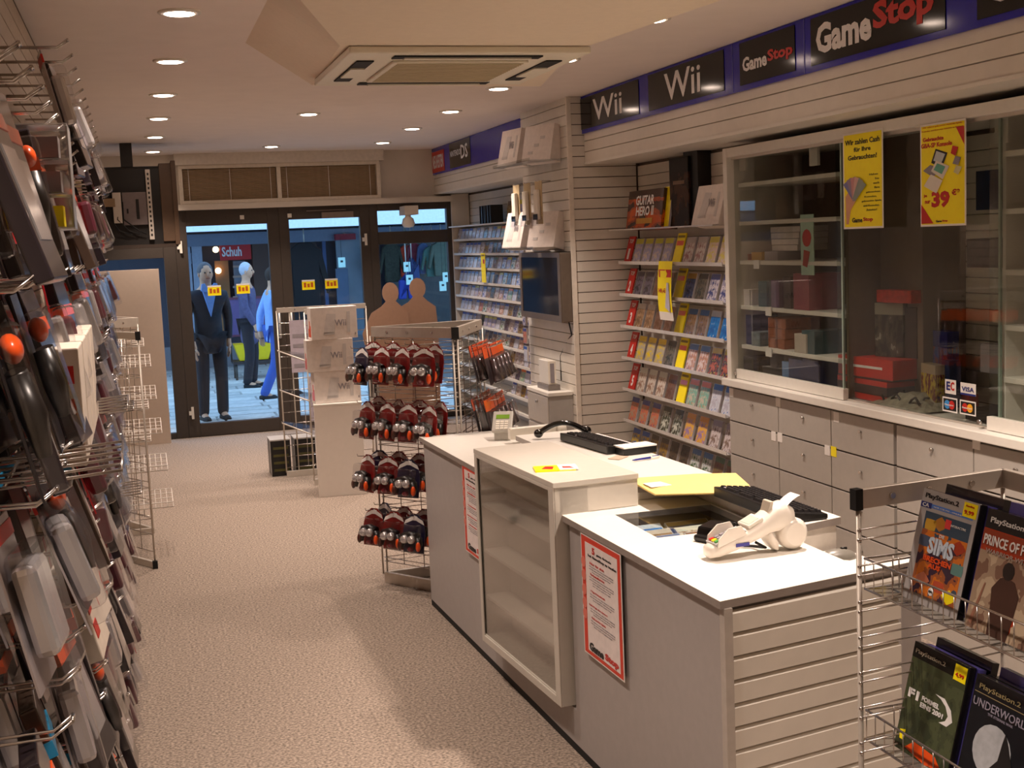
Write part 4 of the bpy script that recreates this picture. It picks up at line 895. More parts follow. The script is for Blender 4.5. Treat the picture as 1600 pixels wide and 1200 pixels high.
# white hand-held terminal with printed slip (near)
tw = mat('terminal_white', (236, 228, 218), .28, var=.015, coat=.35)
e = thing('card_terminal', 'white cordless card terminal with a printed slip lying on the near counter', 'card terminal', (1.715, 3.395, ZT+.0015), None, R(3))
e.scale = (1.13, 1.13, 1.13)
def sect(mb, rows, n=16):
    o = len(mb.v)
    for (x, y, z, w_, h_) in rows:
        for k in range(n):
            a = 2*PI*k/n; ca, sa = math.cos(a), math.sin(a)
            mb.v.append(V((x, y+math.copysign(abs(ca)**.7, ca)*w_, z+math.copysign(abs(sa)**.7, sa)*h_)))
    for i in range(len(rows)-1):
        for k in range(n): mb.f.append([o+i*n+k, o+i*n+(k+1) % n, o+(i+1)*n+(k+1) % n, o+(i+1)*n+k]); mb.m.append(0); mb.sm.append(True)
    mb.f.append([o+k for k in range(n)][::-1]); mb.m.append(0); mb.sm.append(True)
    e_ = o+(len(rows)-1)*n; mb.f.append([e_+k for k in range(n)]); mb.m.append(0); mb.sm.append(True)
    return mb
sect(MB(), [(-.128, 0, .020, .008, .008), (-.124, 0, .022, .026, .016), (-.10, 0, .028, .034, .021), (-.05, 0, .042, .036, .022), (0, 0, .060, .037, .024), (.04, 0, .078, .036, .030), (.07, 0, .092, .034, .038), (.10, 0, .096, .032, .040), (.128, 0, .086, .024, .030), (.138, 0, .078, .008, .012)]).build('body', tw, e)
sect(MB(), [(.045, 0, .055, .030, .02), (.06, 0, .035, .030, .022), (.075, 0, .018, .026, .016), (.082, 0, .008, .014, .006)]).build('grip_foot', tw, e)
MB().tube([(.125, -.034, .046), (.125, -.020, .046), (.125, .020, .046), (.125, .034, .046)], [.030, .043, .043, .030], 24).build('roll_cover', tw, e)
RXm = Matrix.Translation((-.07, 0, .056)) @ Matrix.Rotation(R(-17), 4, 'Y')
for sx in (-1, 1): MB().prism([(-.045, -.006), (.045, -.006), (.038, .022), (.0, .030), (-.035, .014)], 0, .004, 0, RXm @ Matrix.Translation((0, sx*.03, 0)) @ Matrix.Rotation(R(90), 4, 'X')).build('shield', tw, e)
MB().box((-.045, -.028, -.004), (.05, .028, .003), 0, RXm).build('keypad_plate', mat('pad_grey', (176, 172, 172), .4), e)
kc = [greyink, mat('key_green', (70, 150, 70), .4), yellow, red]
for i in range(5):
    for j in range(3): MB().box((-.04+i*.016, -.02+j*.015, .003), (-.028+i*.016, -.01+j*.015, .007), 0, RXm).build('key', kc[0] if i else kc[1+j], e)
RY = Matrix.Translation((.0, 0, .088)) @ Matrix.Rotation(R(-24), 4, 'Y')
MB().box((-.018, -.03, -.006), (.03, .03, .004), 0, RY).build('display_frame', offw, e, .003); MB().box((-.012, -.024, .004), (.02, .024, .005), 0, RY).build('display', mat('lcd_pale', (190, 204, 190), .25), e)
MB().prism([(.04, .09), (.056, .14), (.066, .14), (.058, .1)], -.02, .02, 0, Matrix.Rotation(R(90), 4, 'X')).build('card_guide', mat('guide_cream', (206, 196, 180), .35), e, .002)
MB().box((-.06, -.0385, .034), (-.02, -.037, .043), 0).build('badge', mat('badge_blue', (60, 60, 150), .4), e)
m = MB()
for i in range(7):
    t = i/6; m.v += [V((.10+.045*t, -.024, .120+.045*t-.016*t*t)), V((.10+.045*t, .024, .120+.045*t-.016*t*t))]
for i in range(6): m.f.append([2*i, 2*i+1, 2*i+3, 2*i+2]); m.m.append(0); m.sm.append(True)
m.build('paper_slip', paper, e)
MB().tube([(.02, 0, .03), (.05, .0, .012), (.04, .05, .006), (.0, .09, .005), (-.05, .12, .005)], .004, 6).build('cable', black, e)
# black cradle behind the terminal
e = thing('charging_cradle', 'black cradle with a coiled lead lying between terminal and counter glass', 'cradle', (1.70, 3.61, ZT+.002), None, R(25))
MB().box((-.06, -.035, 0), (.04, .035, .022)).build('base', black, e, .008); MB().prism([(-.05, .02), (.03, .02), (.05, .05), (.02, .055), (-.04, .045)], -.03, .03, 0, Matrix.Rotation(R(90), 4, 'X')).build('holder', mat('gloss_black', (14, 13, 14), .12, coat=.6), e, .004)
pts = [(.05+.10*t/60, .0+.045*math.sin(PI*t/60)+.008*math.cos(t*1.2), .02+.008*math.sin(t*1.2)) for t in range(61)]
MB().tube(pts, .0028, 5).build('lead', black, e)
e = thing('computer_mouse', 'grey oval computer mouse at the foot of the raised shelf, near counter end', 'computer mouse', (1.995, 3.36, .834), None, R(-5))
MB().ball((0, 0, .0), .05, 0, 16, None, 1.25, .68, .62).build('shell', mat('mouse_grey', (120, 116, 108), .35), e); MB().tube([(0.01, 0, .031), (.03, 0, .030)], .004, 8).build('wheel', black, e)
# ================================================================== PEDESTAL WITH WHITE BOXES
ped = thing('display_pedestal', 'plain white square pedestal carrying three white console boxes', 'pedestal', (1.38, 9.42, 0), None, R(-7))
MB().box((-.175, -.155, 0), (.175, .155, .68)).build('column', mat('pedestal_white', (222, 214, 206), .5, var=.015), ped, .002)
MB().box((-.178, -.158, .68), (.178, .158, .692)).build('top', white, ped)
def pbox(label, x, y, z, rz, W=.345):
    e = thing('console_box', label, 'box', (x, y, z), 'white console boxes on the pedestal', R(rz)); H, D = .236, .13
    MB().box((-W/2, -D/2, 0), (W/2, D/2, H)).build('carton', wc, e, .002)
    sub = MB(); 
    for k, h_ in enumerate((.35, .5, .25)): MB().box((-W/2-.0012, -D/2+.018+k*.03, .02), (-W/2-.0002, -D/2+.043+k*.03, .02+H*h_)).build('print', orange, e)
    I2 = Matrix(((1, 0, 0, 0), (0, 0, 1, -D/2-.0015), (0, 1, 0, 0), (0, 0, 0, 1)))
    MB().prism([(-W*.24, H*.17), (.0, H*.2), (W*.04, H*.78), (-W*.16, H*.8)], 0, .001, 0, I2).build('print', mat('console_print', (186, 182, 184), .5), e)
    MB().prism([(-W*.24, H*.14), (.0, H*.14), (.0, H*.22), (-W*.24, H*.22)], 0, .001, 0, I2).build('print', mat('console_print_b', (168, 164, 166), .5), e)
    MB().prism([(W*.27, H*.18), (W*.34, H*.18), (W*.35, H*.84), (W*.28, H*.84)], 0, .001, 0, I2).build('print', greyw, e)
    text(e, 'Wii', (W*.13, -D/2-.002, H*.5), (1, 0, 0), (0, 0, 1), W*.25, H*.2, greyink, .015); MB().box((W*.44, -D/2-.0015, H*.1), (W*.465, -D/2-.0005, H*.17)).build('print', greyink, e)
    return e
pbox('white console box at the bottom of the pedestal stack', 1.375, 9.40, .693, 4)
pbox('white console box in the middle of the pedestal stack', 1.335, 9.39, .930, 1)
pbox('white console box on top of the pedestal stack', 1.375, 9.39, 1.167, 4)
# ================================================================== GRID STANDS
def gridwall(par, a, b, z0, z1, pitch=.07, r=.0028, verts=0, name='grid_wires', pair=.022):
    """one wire panel from a to b: paired level wires between two upright tubes"""
    a, b = V(a), V(b); m = MB(); z = z0
    while z < z1:
        m.tube([(a.x, a.y, z), (b.x, b.y, z)], r, 5)
        if pair: m.tube([(a.x, a.y, z+pair), (b.x, b.y, z+pair)], r, 5)
        z += pitch
    for i in range(verts):
        t = (i+1)/(verts+1); p = a.lerp(b, t); m.tube([(p.x, p.y, z0), (p.x, p.y, z1)], r, 5)
    m.build(name, chrome, par)
def post(par, p, z0, z1, r=.007):
    MB().tube([(p[0], p[1], z0), (p[0], p[1], z1)], r, 8).build('post', alu, par)
def beam(par, a, b, z0, z1, w=.022, name='header', cap=True, screws=True):
    a, b = V((a[0], a[1], 0)), V((b[0], b[1], 0)); zc = (z0+z1)/2
    o = MB().bar(V((a.x, a.y, zc)), V((b.x, b.y, zc)), w, z1-z0).build(name, alu, par, .0015)
    d = (b-a).normalized(); n = V((d.y, -d.x, 0))
    if screws and (b-a).length > .3:
        for t in (.2, .45, .75):
            p = a.lerp(b, t)+V((0, 0, zc))
            for s in (-1, 1): MB().tube([p+n*s*w*.5, p+n*s*(w*.5+.004)], .006, 8).build('screw', chrome, o)
    return o
SA, SB, SC = V((1.536, 6.255, 0)), V((1.198, 6.735, 0)), V((1.813, 6.79, 0))
sp = thing('wire_stand', 'three sided chrome wire stand hung with gamepads beyond the counter end', 'stand', (1.5, 6.55, 0))
for a, b in ((SB, SA), (SA, SC), (SC, SB)):
    beam(sp, a, b, 1.355, 1.41, name='header'); beam(sp, a, b, .0, .06, name='base_rail', screws=False)
    gridwall(sp, a, b, .12, 1.35, .072, .0026, 0 if a is SC else 3)
for p in (SA, SB, SC):
    for k in (-.012, .012): post(sp, (p.x+k, p.y+.004*(k > 0)), .05, 1.36, .005)
MB().box((SA.x-.017, SA.y-.017, 1.352), (SA.x+.017, SA.y+.017, 1.412)).build('end_cap', blackr, sp)
# gamepad blister
cmaroon = mat('card_maroon', (128, 22, 22), .35, var=.25, coat=.4); rnd = random.Random(9); cpink = mat('card_pink_header', (214, 120, 116), .4)
def gamepad_pack(variant):
    e = thing('gamepad_package', None, None, (0, 0, 0), None, 1e-4)
    m = MB(); m.prism([(-.062, -.20), (.062, -.20), (.068, -.09), (.055, -.03), (.02, 0), (-.02, 0), (-.055, -.03), (-.068, -.09)], 0, .004, 0, Matrix(((1, 0, 0, 0), (0, 0, -1, .004), (0, 1, 0, 0), (0, 0, 0, 1))))
    m.build('card', cmaroon if variant != 'b' else mat('card_navy', (34, 30, 60), .35, coat=.4), e)
    m = MB(); m.prism([(-.062, -.052), (-.052, -.03), (0, -.004), (0, -.026)], 0, .002, 0, Matrix(((1, 0, 0, 0), (0, 0, -1, 0), (0, 1, 0, 0), (0, 0, 0, 1)))).prism([(.0, -.026), (.0, -.004), (.052, -.03), (.062, -.052)], 0, .002, 0, Matrix(((1, 0, 0, 0), (0, 0, -1, 0), (0, 1, 0, 0), (0, 0, 0, 1))))
    m.build('header_stripe', paper, e); MB().box((-.006, -.004, -.03), (.02, -.002, -.008)).build('sticker', mat('sticker_white', (246, 242, 240), .4), e)
    c = MB()
    c.tube([(-.045, -.03, -.115), (0, -.032, -.10), (.045, -.03, -.115)], [.022, .019, .022], 10)
    for s in (-1, 1): c.tube([(s*.045, -.03, -.118), (s*.054, -.034, -.15), (s*.052, -.036, -.178)], [.022, .019, .013], 10)
    c.build('gamepad', black, e)
    for s in (-1, 1):
        MB().tube([(s*.021, -.045, -.118), (s*.021, -.066, -.128)], [.019, .021], 14).ball((s*.021, -.066, -.128), .021, 0, 12, None, 1, .5, .9).build('thumb_grip', silver, e)
        MB().ball((s*.056, -.045, -.16), .017, 0, 10, None, .8, .8, 1.6).build('side_grip', orange if s > 0 else mat('grip_dark', (70, 24, 16), .3, coat=.4), e)
    MB().ball((0, -.03, -.178), .018, 0, 12, None, 1.1, .8, .8).build('badge', mat('badge_plum', (130, 34, 50), .25, coat=.5), e)
    b = MB(); b.box((-.055, -.062, -.192), (.055, -.004, -.05)); b.build('blister', bubble, e, .012)
    MB().tube([(0, .05, -.008), (0, -.07, -.008), (0, -.075, .004)], .0022, 5).build('hook', chrome, e)
    remember(e); return e
gp = {k: gamepad_pack(k) for k in 'ab'}
nL = V((-.82, -.57, 0)).normalized(); dL = (SA-SB).normalized()
first = {'a': True, 'b': True}
def hang(proto, key, store, loc, rot, label, cat, grp):
    if store.get(key, True):
        store[key] = False; proto.location = loc; proto.rotation_euler = rot; tag(proto, label, cat, grp); return proto
    c = dup(proto, loc, rot, label, grp); c['category'] = cat; return c
rnd = random.Random(2)
for r in range(4):
    z = 1.325-.292*r
    for i in range(4):
        for dpt in range(2):
            if i == 3 and r >= 2: continue
            k = 'b' if (r >= 2 and (i+dpt) % 3 == 0) or (r == 0 and i == 0 and dpt) else 'a'
            q = SB+dL*(.035+.147*i+(.01 if r % 2 else -.01))+nL*(.02+.085*dpt)
            hang(gp[k], k, first, (q.x, q.y, z-.012*dpt+rnd.uniform(-.006, .006)), (R(-8), 0, R(-55.2+rnd.uniform(-14, 14))),
                 '%s gamepad blister, left face of stand, %s row, %s hook, %s' % ('blue backed' if k == 'b' else 'red backed', ORD[r], ORD[i], 'in front' if dpt else 'behind'), 'gamepad', 'packaged gamepads on the left face of the wire stand')
nR = V((.874, -.485, 0)); dR = (SC-SA).normalized()
def torch_pack():
    e = thing('accessory_package', None, None, (0, 0, 0), None, 1e-4)
    MB().box((-.04, 0, -.20), (.04, .003, 0)).build('card', mat('card_smoke', (70, 60, 62), .35, coat=.3), e)
    MB().box((-.041, -.002, -.06), (.041, .0, 0)).build('header', orange, e)
    MB().tube([(0, -.03, -.075), (0, -.032, -.15), (0, -.034, -.185)], [.012, .020, .027], 14).build('device', mat('device_gun', (96, 86, 88), .2, metal=.6), e)
    MB().tube([(0, -.034, -.185), (0, -.035, -.192)], [.026, .022], 14).build('lens', black, e)
    MB().box((-.032, -.062, -.2), (.032, -.002, -.062)).build('blister', bubble, e, .01)
    MB().tube([(0, .08, -.008), (0, -.07, -.008), (0, -.075, .004)], .0022, 5).build('hook', chrome, e)
    remember(e); return e
tp_ = torch_pack(); st = {}
for r in range(2):
    for i in range(5):
        for dpt in range(2):
            q = SA+dR*(.10+.098*i)+nR*(.05+.075*dpt)
            hang(tp_, 't', st, (q.x, q.y, 1.305-.275*r-.006*dpt), (R(-12), 0, R(61+rnd.uniform(-10, 10))), 'orange topped blister, right face of stand, %s row, %s hook, %s' % (('upper', 'lower')[r], ORD[i], 'outer' if dpt else 'inner'), 'accessory', 'orange topped packages on the wire stand')
for r in range(2, 4):
    for i in range(5):
        for dpt in range(1):
            q = SA+dR*(.10+.098*i)+nR*.06; px, py = seen((q.x, q.y, 1.305-.275*r-.15))
            if py > 650: continue
            hang(tp_, 't', st, (q.x, q.y, 1.305-.275*r), (R(-12), 0, R(61)), 'orange topped accessory low on the right face of the wire stand, hook %d' % i, 'accessory', 'orange topped packages on the wire stand')
# ---- near stand at the right with the four big game cases
NS = thing('wire_stand', 'near chrome wire stand with baskets of game cases at the right edge', 'stand', (1.35, 1.9, 0))
N1, N2, N3 = P(1338, 765, z=1.38), P(1567, 732, z=1.38), V((1.52, 1.15, 1.38))
n1, n2, n3 = V((N1.x, N1.y, 0)), V((N2.x, N2.y, 0)), V((1.52, 1.15, 0))
d12 = (n2-n1).normalized()
beam(NS, n1+d12*.006, n2, 1.345, 1.38, .014); beam(NS, n2, n3, 1.345, 1.38, .014); beam(NS, n1, n2, 0, .05, .018, 'base_rail', screws=False); beam(NS, n2, n3, 0, .05, .018, 'base_rail', screws=False)
MB().bar(V((n1.x, n1.y, 1.3625))-d12*.008, V((n1.x, n1.y, 1.3625))+d12*.008, .017, .038).build('end_cap', blackr, NS)
for p in (n1+d12*.003, n2): post(NS, (p.x, p.y), .04, 1.35, .0042); post(NS, (p.x+.007, p.y+.006), .04, 1.35, .003)
a_ = n1+d12*.004
m = MB(); z = .1; k = 0
while z < 1.33:
    for dz in (0, .018): m.tube([(a_.x, a_.y, z+dz), (n2.x, n2.y, z+dz)], .0019, 5); m.ball((a_.x-.001, a_.y-.003, z+dz), .0042, 0, 6)
    z += .066
m.build('grid_wires', chrome, NS)
m = MB()
for k in range(19):
    for dz in (0, .018): m.tube([(n2.x, n2.y, .1+.066*k+dz), (n3.x, n3.y, .1+.066*k+dz)], .0019, 5)
m.build('grid_wires', chrome, NS)
# games: x front 1.28, leaning towards the wing
def big_game(label, y, z, W, H, bands, rot=0, D=.015, spine=None):
    e = thing('game_case', label, 'game case', (1.285, y, z), 'large game cases in the near baskets', R(-90)); e.rotation_euler = (R(-14), 0, R(-90+rot))
    MB().box((-W/2, 0, 0), (W/2, D, H)).build('case', spine or mat('case_black', (26, 24, 28), .2, coat=.6), e, .0015)
    bands(e, W, H); return e
def pl(e, u0, v0, u1, v1, W, H, m, d=.0006, name='print'):
    return MB().box((W*(u0-.5), -d-.0004, H*(1-v1)), (W*(u1-.5), -d, H*(1-v0))).build(name, m, e)
def pt(e, s, u, v, fw2, fh, W, H, m, b=.01, d=.0012): text(e, s, (W*(u-.5), -d, H*(1-v)), (1, 0, 0), (0, 0, 1), W*fw2, H*fh, m, b, lift=.0006)
def ppoly(e, pts, W, H, m, d=.001): MB().prism([(W*(u-.5), H*(1-v)) for u, v in pts], 0, .0004, 0, Matrix(((1, 0, 0, 0), (0, 0, 1, -d-.0004), (0, 1, 0, 0), (0, 0, 0, 1)))).build('print', m, e)
gsil = mat('cover_silver', (176, 172, 172), .2, var=.02, coat=.3)
def g1(e, W, H):
    pl(e, 0, 0, 1, 1, W, H, gsil); pt(e, 'PlayStation.2', .36, .06, .6, .055, W, H, ink)
    pl(e, 0, .115, .2, .165, W, H, cb, .001); pt(e, 'CA', .1, .14, .12, .035, W, H, whiteink, .02, .0016); pl(e, .2, .12, .93, .155, W, H, mat('band_blue', (84, 130, 214), .3), .001); pt(e, 'NUR FÜR PS2 - ONLINE', .5, .138, .5, .014, W, H, whiteink, 0, .0016)
    pl(e, .12, .19, .93, .92, W, H, cover('art_fire', (60, 80, 100), (214, 120, 40), (60, 40, 60), 3.5), .001)
    pl(e, .75, .015, .98, .14, W, H, yellow, .0014, 'price_sticker'); pt(e, '9,99', .86, .1, .16, .04, W, H, red, .02, .002); pt(e, 'GameStop', .86, .045, .14, .02, W, H, red, .01, .002)
    pl(e, .5, .21, .6, .29, W, H, mat('rating_red', (220, 60, 60), .4), .0014); pt(e, 'INTERACTIVE', .74, .25, .26, .02, W, H, whiteink, 0, .002)
    pt(e, 'DIE', .5, .37, .09, .03, W, H, whiteink, .01, .002); pt(e, 'SIMS', .52, .47, .46, .15, W, H, mat('ink_ice', (206, 222, 240), .3), .04, .002); pt(e, 'BRECHEN', .5, .59, .5, .05, W, H, orange, .04, .002); pt(e, 'AUS', .47, .645, .22, .045, W, H, orange, .04, .002)
    for k, (u, v, mm) in enumerate(((.25, .3, mat('blot_gold', (206, 160, 50), .4)), (.42, .27, mat('blot_gold2', (180, 120, 40), .4)), (.2, .45, mat('blot_slate', (70, 84, 110), .4)), (.8, .42, mat('blot_rust', (170, 60, 30), .4)), (.85, .6, mat('blot_teal', (96, 140, 136), .4)), (.3, .78, mat('blot_rose', (200, 120, 90), .4)), (.6, .8, mat('blot_brick', (190, 80, 50), .4)), (.8, .85, yellow))):
        ppoly(e, [(u+.1*math.cos(t*PI/4)*(1+.3*((t*3+k) % 2)), v+.05*math.sin(t*PI/4)*(1+.3*((t+k) % 2))) for t in range(8)], W, H, mm, .0012)
    ppoly(e, [(.5+.05*math.cos(t*PI/6), .86+.036*math.sin(t*PI/6)) for t in range(12)], W, H, whiteink, .0018); pt(e, 'EA', .5, .86, .06, .02, W, H, ink, .01, .0026)
def g2(e, W, H):
    pl(e, 0, 0, 1, .16, W, H, ink); pt(e, 'PlayStation.2', .38, .09, .6, .06, W, H, whiteink)
    pl(e, 0, .16, 1, 1, W, H, cover('art_dust', (170, 60, 30), (196, 176, 150), (130, 100, 84), 2.6)); pl(e, .0, .17, 1, .3, W, H, mat('art_ember', (150, 60, 30), .4), .001)
    pt(e, 'PRINCE OF PERSIA', .5, .25, .92, .085, W, H, whiteink, .02, .002); pt(e, 'WARRIOR WITHIN', .5, .34, .8, .04, W, H, mat('ink_dust', (170, 150, 140), .4), .015, .002)
    ppoly(e, [(.3, .62), (.4, .52), (.5, .5), (.62, .52), (.72, .62), (.7, .8), (.66, 1), (.36, 1), (.34, .8)], W, H, mat('blot_umber', (70, 44, 34), .5), .0014)
    ppoly(e, [(.5+.09*math.cos(t*PI/5), .45+.075*math.sin(t*PI/5)) for t in range(10)], W, H, mat('blot_dark', (38, 28, 24), .5), .0016)
    ppoly(e, [(.05, .95), (.18, .6), (.2, .6), (.1, .97)], W, H, mat('blot_sand', (150, 104, 84), .5), .0014)
def g3(e, W, H):
    pl(e, 0, 0, 1, 1, W, H, cover('art_moss', (64, 72, 48), (76, 84, 58), (52, 60, 42), 5)); pl(e, 0, 0, 1, .14, W, H, mat('band_black', (24, 26, 22), .2), .001)
    pt(e, 'PlayStation.2', .34, .08, .56, .05, W, H, mat('ink_grey', (170, 160, 140), .4), .01, .002); pl(e, .78, .02, .99, .16, W, H, yellow, .0014, 'price_sticker'); pt(e, '4,99', .885, .11, .15, .04, W, H, red, .02, .002)
    pt(e, 'F1', .18, .46, .2, .085, W, H, whiteink, .05, .002); pt(e, 'FORMEL', .5, .455, .32, .045, W, H, whiteink, .03, .002); pt(e, 'EINS 2001', .54, .515, .42, .045, W, H, whiteink, .03, .002)
    ppoly(e, [(.55, .36), (.72, .36), (.86, .43), (.92, .52), (.84, .58), (.7, .58), (.8, .54), (.83, .49), (.76, .42), (.66, .38)], W, H, whiteink, .0018)
    ppoly(e, [(.2, .95), (.35, .86), (.75, .88), (.9, .97), (.6, 1)], W, H, orange, .0014); ppoly(e, [(.06, .82), (.16, .8), (.16, .9), (.08, .9)], W, H, yellow, .0016)
def g4(e, W, H):
    pl(e, 0, 0, 1, 1, W, H, mat('art_night', (20, 24, 30), .25, var=.3)); pt(e, 'PlayStation.2', .42, .09, .66, .055, W, H, mat('ink_gold', (150, 136, 96), .4), .01, .002)
    pl(e, .02, .14, .98, .146, W, H, mat('ink_gold', (150, 136, 96), .4), .001); pt(e, 'UNDERWORLD', .5, .22, .92, .07, W, H, mat('ink_lilac', (150, 144, 160), .4), .005, .002); pt(e, 'THE ETERNAL WAR', .5, .28, .4, .02, W, H, mat('ink_lilac', (150, 144, 160), .4), 0, .002)
    ppoly(e, [(.46+.3*math.cos(t*PI/10), .56+.22*math.sin(t*PI/10)) for t in range(20)], W, H, mat('moon', (176, 180, 186), .5, var=.15, scale=60), .0014)
    ppoly(e, [(.62, .36), (.7, .45), (.8, .6), (.86, 1), (.3, 1), (.45, .72), (.58, .6), (.6, .45)], W, H, ink, .0018); pl(e, .86, .04, 1, .16, W, H, yellow, .0014, 'price_sticker')
GW, GH = .158, .20
z1_, z2_ = 1.178, .885
big_game('silver game case with blue and orange lettering, upper basket of the near stand', 1.885-.02, z1_, GW, GH, g1)
big_game('sand coloured game case with red title, upper basket at the right edge', 1.705-.02, z1_-.002, GW, GH, g2)
big_game('dark green racing game case with white swoosh, lower basket of the near stand', 1.885+.01, z2_, GW, GH, g3)
big_game('black game case with a pale moon, lower basket at the right edge', 1.705+.01, z2_-.003, GW, GH, g4)
for k, (yy, zz) in enumerate(((1.86, z1_), (1.685, z1_), (1.89, z2_), (1.71, z2_))):
    for q in range(2):
        e = bpy.data.objects.new('game_case', MB().box((-GW/2, 0, 0), (GW/2, .014, GH-.006+.012*q)).mesh('game_case', mat('case_violet', (90, 84, 170), .25, coat=.5) if (k+q) % 2 == 0 else mat('case_black', (26, 24, 28), .2)))
        COL.objects.link(e); e.location = (1.303+.019*q, yy-.006*q, zz); e.rotation_euler = (R(-14), 0, R(-90))
        tag(e, 'plain game case standing behind the %s one, %s' % (('silver', 'sand coloured', 'dark green', 'moon')[k], ('directly behind', 'rearmost')[q]), 'game case', 'cases behind the front ones in the near baskets')
def basket(par, z, lab):
    m = MB(); x0, x1, y0, y1 = 1.262, 1.45, 1.25, 2.03; h = .052
    for zz in (z-.006, z+h): m.tube([(x1, y1, zz), (x0, y1, zz), (x0, y0, zz), (x1, y0, zz)], .0024, 6)
    y = y1
    while y > y0:
        m.tube([(x0, y, z+h), (x0, y, z-.006), (x1, y, z-.03)], .0014, 4); y -= .030
    for t in (.3, .6, .95): m.tube([(x0+(x1-x0)*t, y0, z-.006-.024*t), (x0+(x1-x0)*t, y1, z-.006-.024*t)], .0018, 5)
    for y in (y1, y1-.02): m.tube([(x0+.06, y, z-.006), (x0+.06, y, z+h)], .0014, 4)
    m.build('basket', chrome, par); 
    MB().box((x0+.004, y0, z-.008), (x1-.05, y1, z-.005)).build('basket_liner', acryl, par)
basket(NS, z1_, 0); basket(NS, z2_, 1); basket(NS, .56, 2)
for k in range(3):
    o = bpy.data.objects.new('game_case', case_mesh('zdf'[k], .14, .19)); COL.objects.link(o); o.location = (1.295, 1.87-.17*k, .565); o.rotation_euler = (R(-14), 0, R(-90)); tag(o, 'dark game case in the lowest basket of the near stand, %s from the far end' % ORD[k], 'game case', 'cases in the lowest near basket')
# ---- grid stand by the window (middle)
ms = thing('wire_stand', 'empty chrome wire stand with clear sloping shelves behind the white pedestal', 'stand', (1.3, 10.2, 0))
A1, A2, A3 = V((1.06, 10.25, 0)), V((1.78, 10.25, 0)), V((1.22, 9.78, 0))
for a, b in ((A1, A2), (A3, A3+V((.30, .05, 0)))):
    gridwall(ms, a, b, .08, 1.34, .09, .003, 3, pair=0); beam(ms, a, b, 1.335, 1.375, .02); beam(ms, a, b, 0, .05, .02, 'base_rail', screws=False)
    for p in (a, b): post(ms, (p.x, p.y), .04, 1.35, .006)
gridwall(ms, A1, A1+V((.10, 0, 0)), .08, 1.34, .09, .003, 0, pair=0); post(ms, (A1.x+.1, A1.y), .04, 1.35, .005)
for k, z in enumerate((.97, .66, .40)):
    MB().add([(1.02, 10.10, z+.08), (1.02, 9.96, z+.08), (1.22, 9.76, z), (1.5, 9.9, z), (1.02, 10.10, z+.085), (1.02, 9.96, z+.085), (1.22, 9.76, z+.005), (1.5, 9.9, z+.005)], [(0, 1, 2, 3), (4, 5, 6, 7), (0, 1, 5, 4), (1, 2, 6, 5), (2, 3, 7, 6), (3, 0, 4, 7)]).build('shelf', acryl, ms)
    MB().tube([(1.02, 9.96, z+.085), (1.22, 9.755, z+.005)], .006, 6).build('shelf_rail', alu, ms)
for k, (x, z, h) in enumerate(((1.17, .85, .42), (1.30, .45, .36))):
    e = thing('price_list', 'pale printed sheet clipped to the empty wire stand, %s' % ('upper', 'lower')[k], 'paper', (x+.1, 10.22, z), None, 1e-4)
    MB().box((-.12, -.004, 0), (.12, 0, h)).build('sheet', mat('sheet_lilac', (176, 166, 178), .6), e)
    for q in range(4): MB().box((-.1, -.006, .04+q*.08), (.1, -.004, .07+q*.08)).build('print', greyink, e)
for k, (x, w_) in enumerate(((1.00, .16), (1.20, .17))):
    e = thing('black_box', 'black appliance box on the floor under the empty wire stand, %s' % ('left', 'right')[k], 'box', (x+.03, 10.45, 0), 'black boxes on the floor', 1e-4)
    MB().box((-w_/2, -.12, 0), (w_/2, .12, .30)).build('carton', black, e, .004); MB().box((-w_/2-.002, -.122, .292), (w_/2+.002, .122, .302)).box((-w_/2-.004, -.12, 0), (-w_/2, -.11, .3)).build('edge', grey, e)
    for q in range(4): MB().box((-w_/2+.02, -.123, .04+q*.06), (w_/2-.02, -.12, .06+q*.06)).build('vent', mat('olive_vent', (74, 70, 30), .6), e)
# ---- left grid stand with white wire shelves
ls = thing('wire_stand', 'chrome wire stand with empty sloping wire shelves at the left wall end', 'stand', (-.15, 7.8, 0))
B1, B2, B3 = V((-.012, 7.64, 0)), V((-.150, 7.88, 0)), V((-.50, 7.30, 0))
for a, b, vv in ((B1, B2, 1), (B2, B3, 4)):
    gridwall(ls, a, b, .1, 1.36, .105, .003, vv, pair=0); beam(ls, a, b, 0, .04, .022, 'base_rail', screws=False); beam(ls, a, b, 1.36, 1.40, .02)
for p in (B1, B2, B3): post(ls, (p.x, p.y), .02, 1.36, .005)
for p in (B1,): MB().box((p.x-.015, p.y-.015, 1.355), (p.x+.015, p.y+.015, 1.405)).box((p.x-.015, p.y-.015, 0), (p.x+.015, p.y+.015, .045)).build('end_cap', blackr, ls)
whw = mat('white_wire', (236, 228, 220), .35)
def wire_shelf(par, x0, x1, y0, y1, z, drop=.05, n=16):
    m = MB()
    for t in range(5): yy = y0+(y1-y0)*t/4; zz = z+drop*t/4; m.tube([(x0, yy, zz), (x1, yy, zz)], .0035, 4)
    for i in range(n): xx = x0+(x1-x0)*i/(n-1); m.tube([(xx, y0, z), (xx, y1, z+drop)], .003, 4)
    m.tube([(x0, y0, z), (x1, y0, z), (x1, y0, z+.03), (x0, y0, z+.03)], .004, 4); m.build('wire_shelf', whw, par)
for k, z in enumerate((1.17, .97, .76, .53, .30)): wire_shelf(ls, -.40, .05+.018*k, 7.95, 8.30, z)
ls2 = thing('wire_stand', 'second chrome wire stand half hidden behind the left one', 'stand', (-.15, 8.7, 0))
C1, C2, C3 = V((-.01, 8.62, 0)), V((-.45, 8.62, 0)), V((-.2, 9.0, 0))
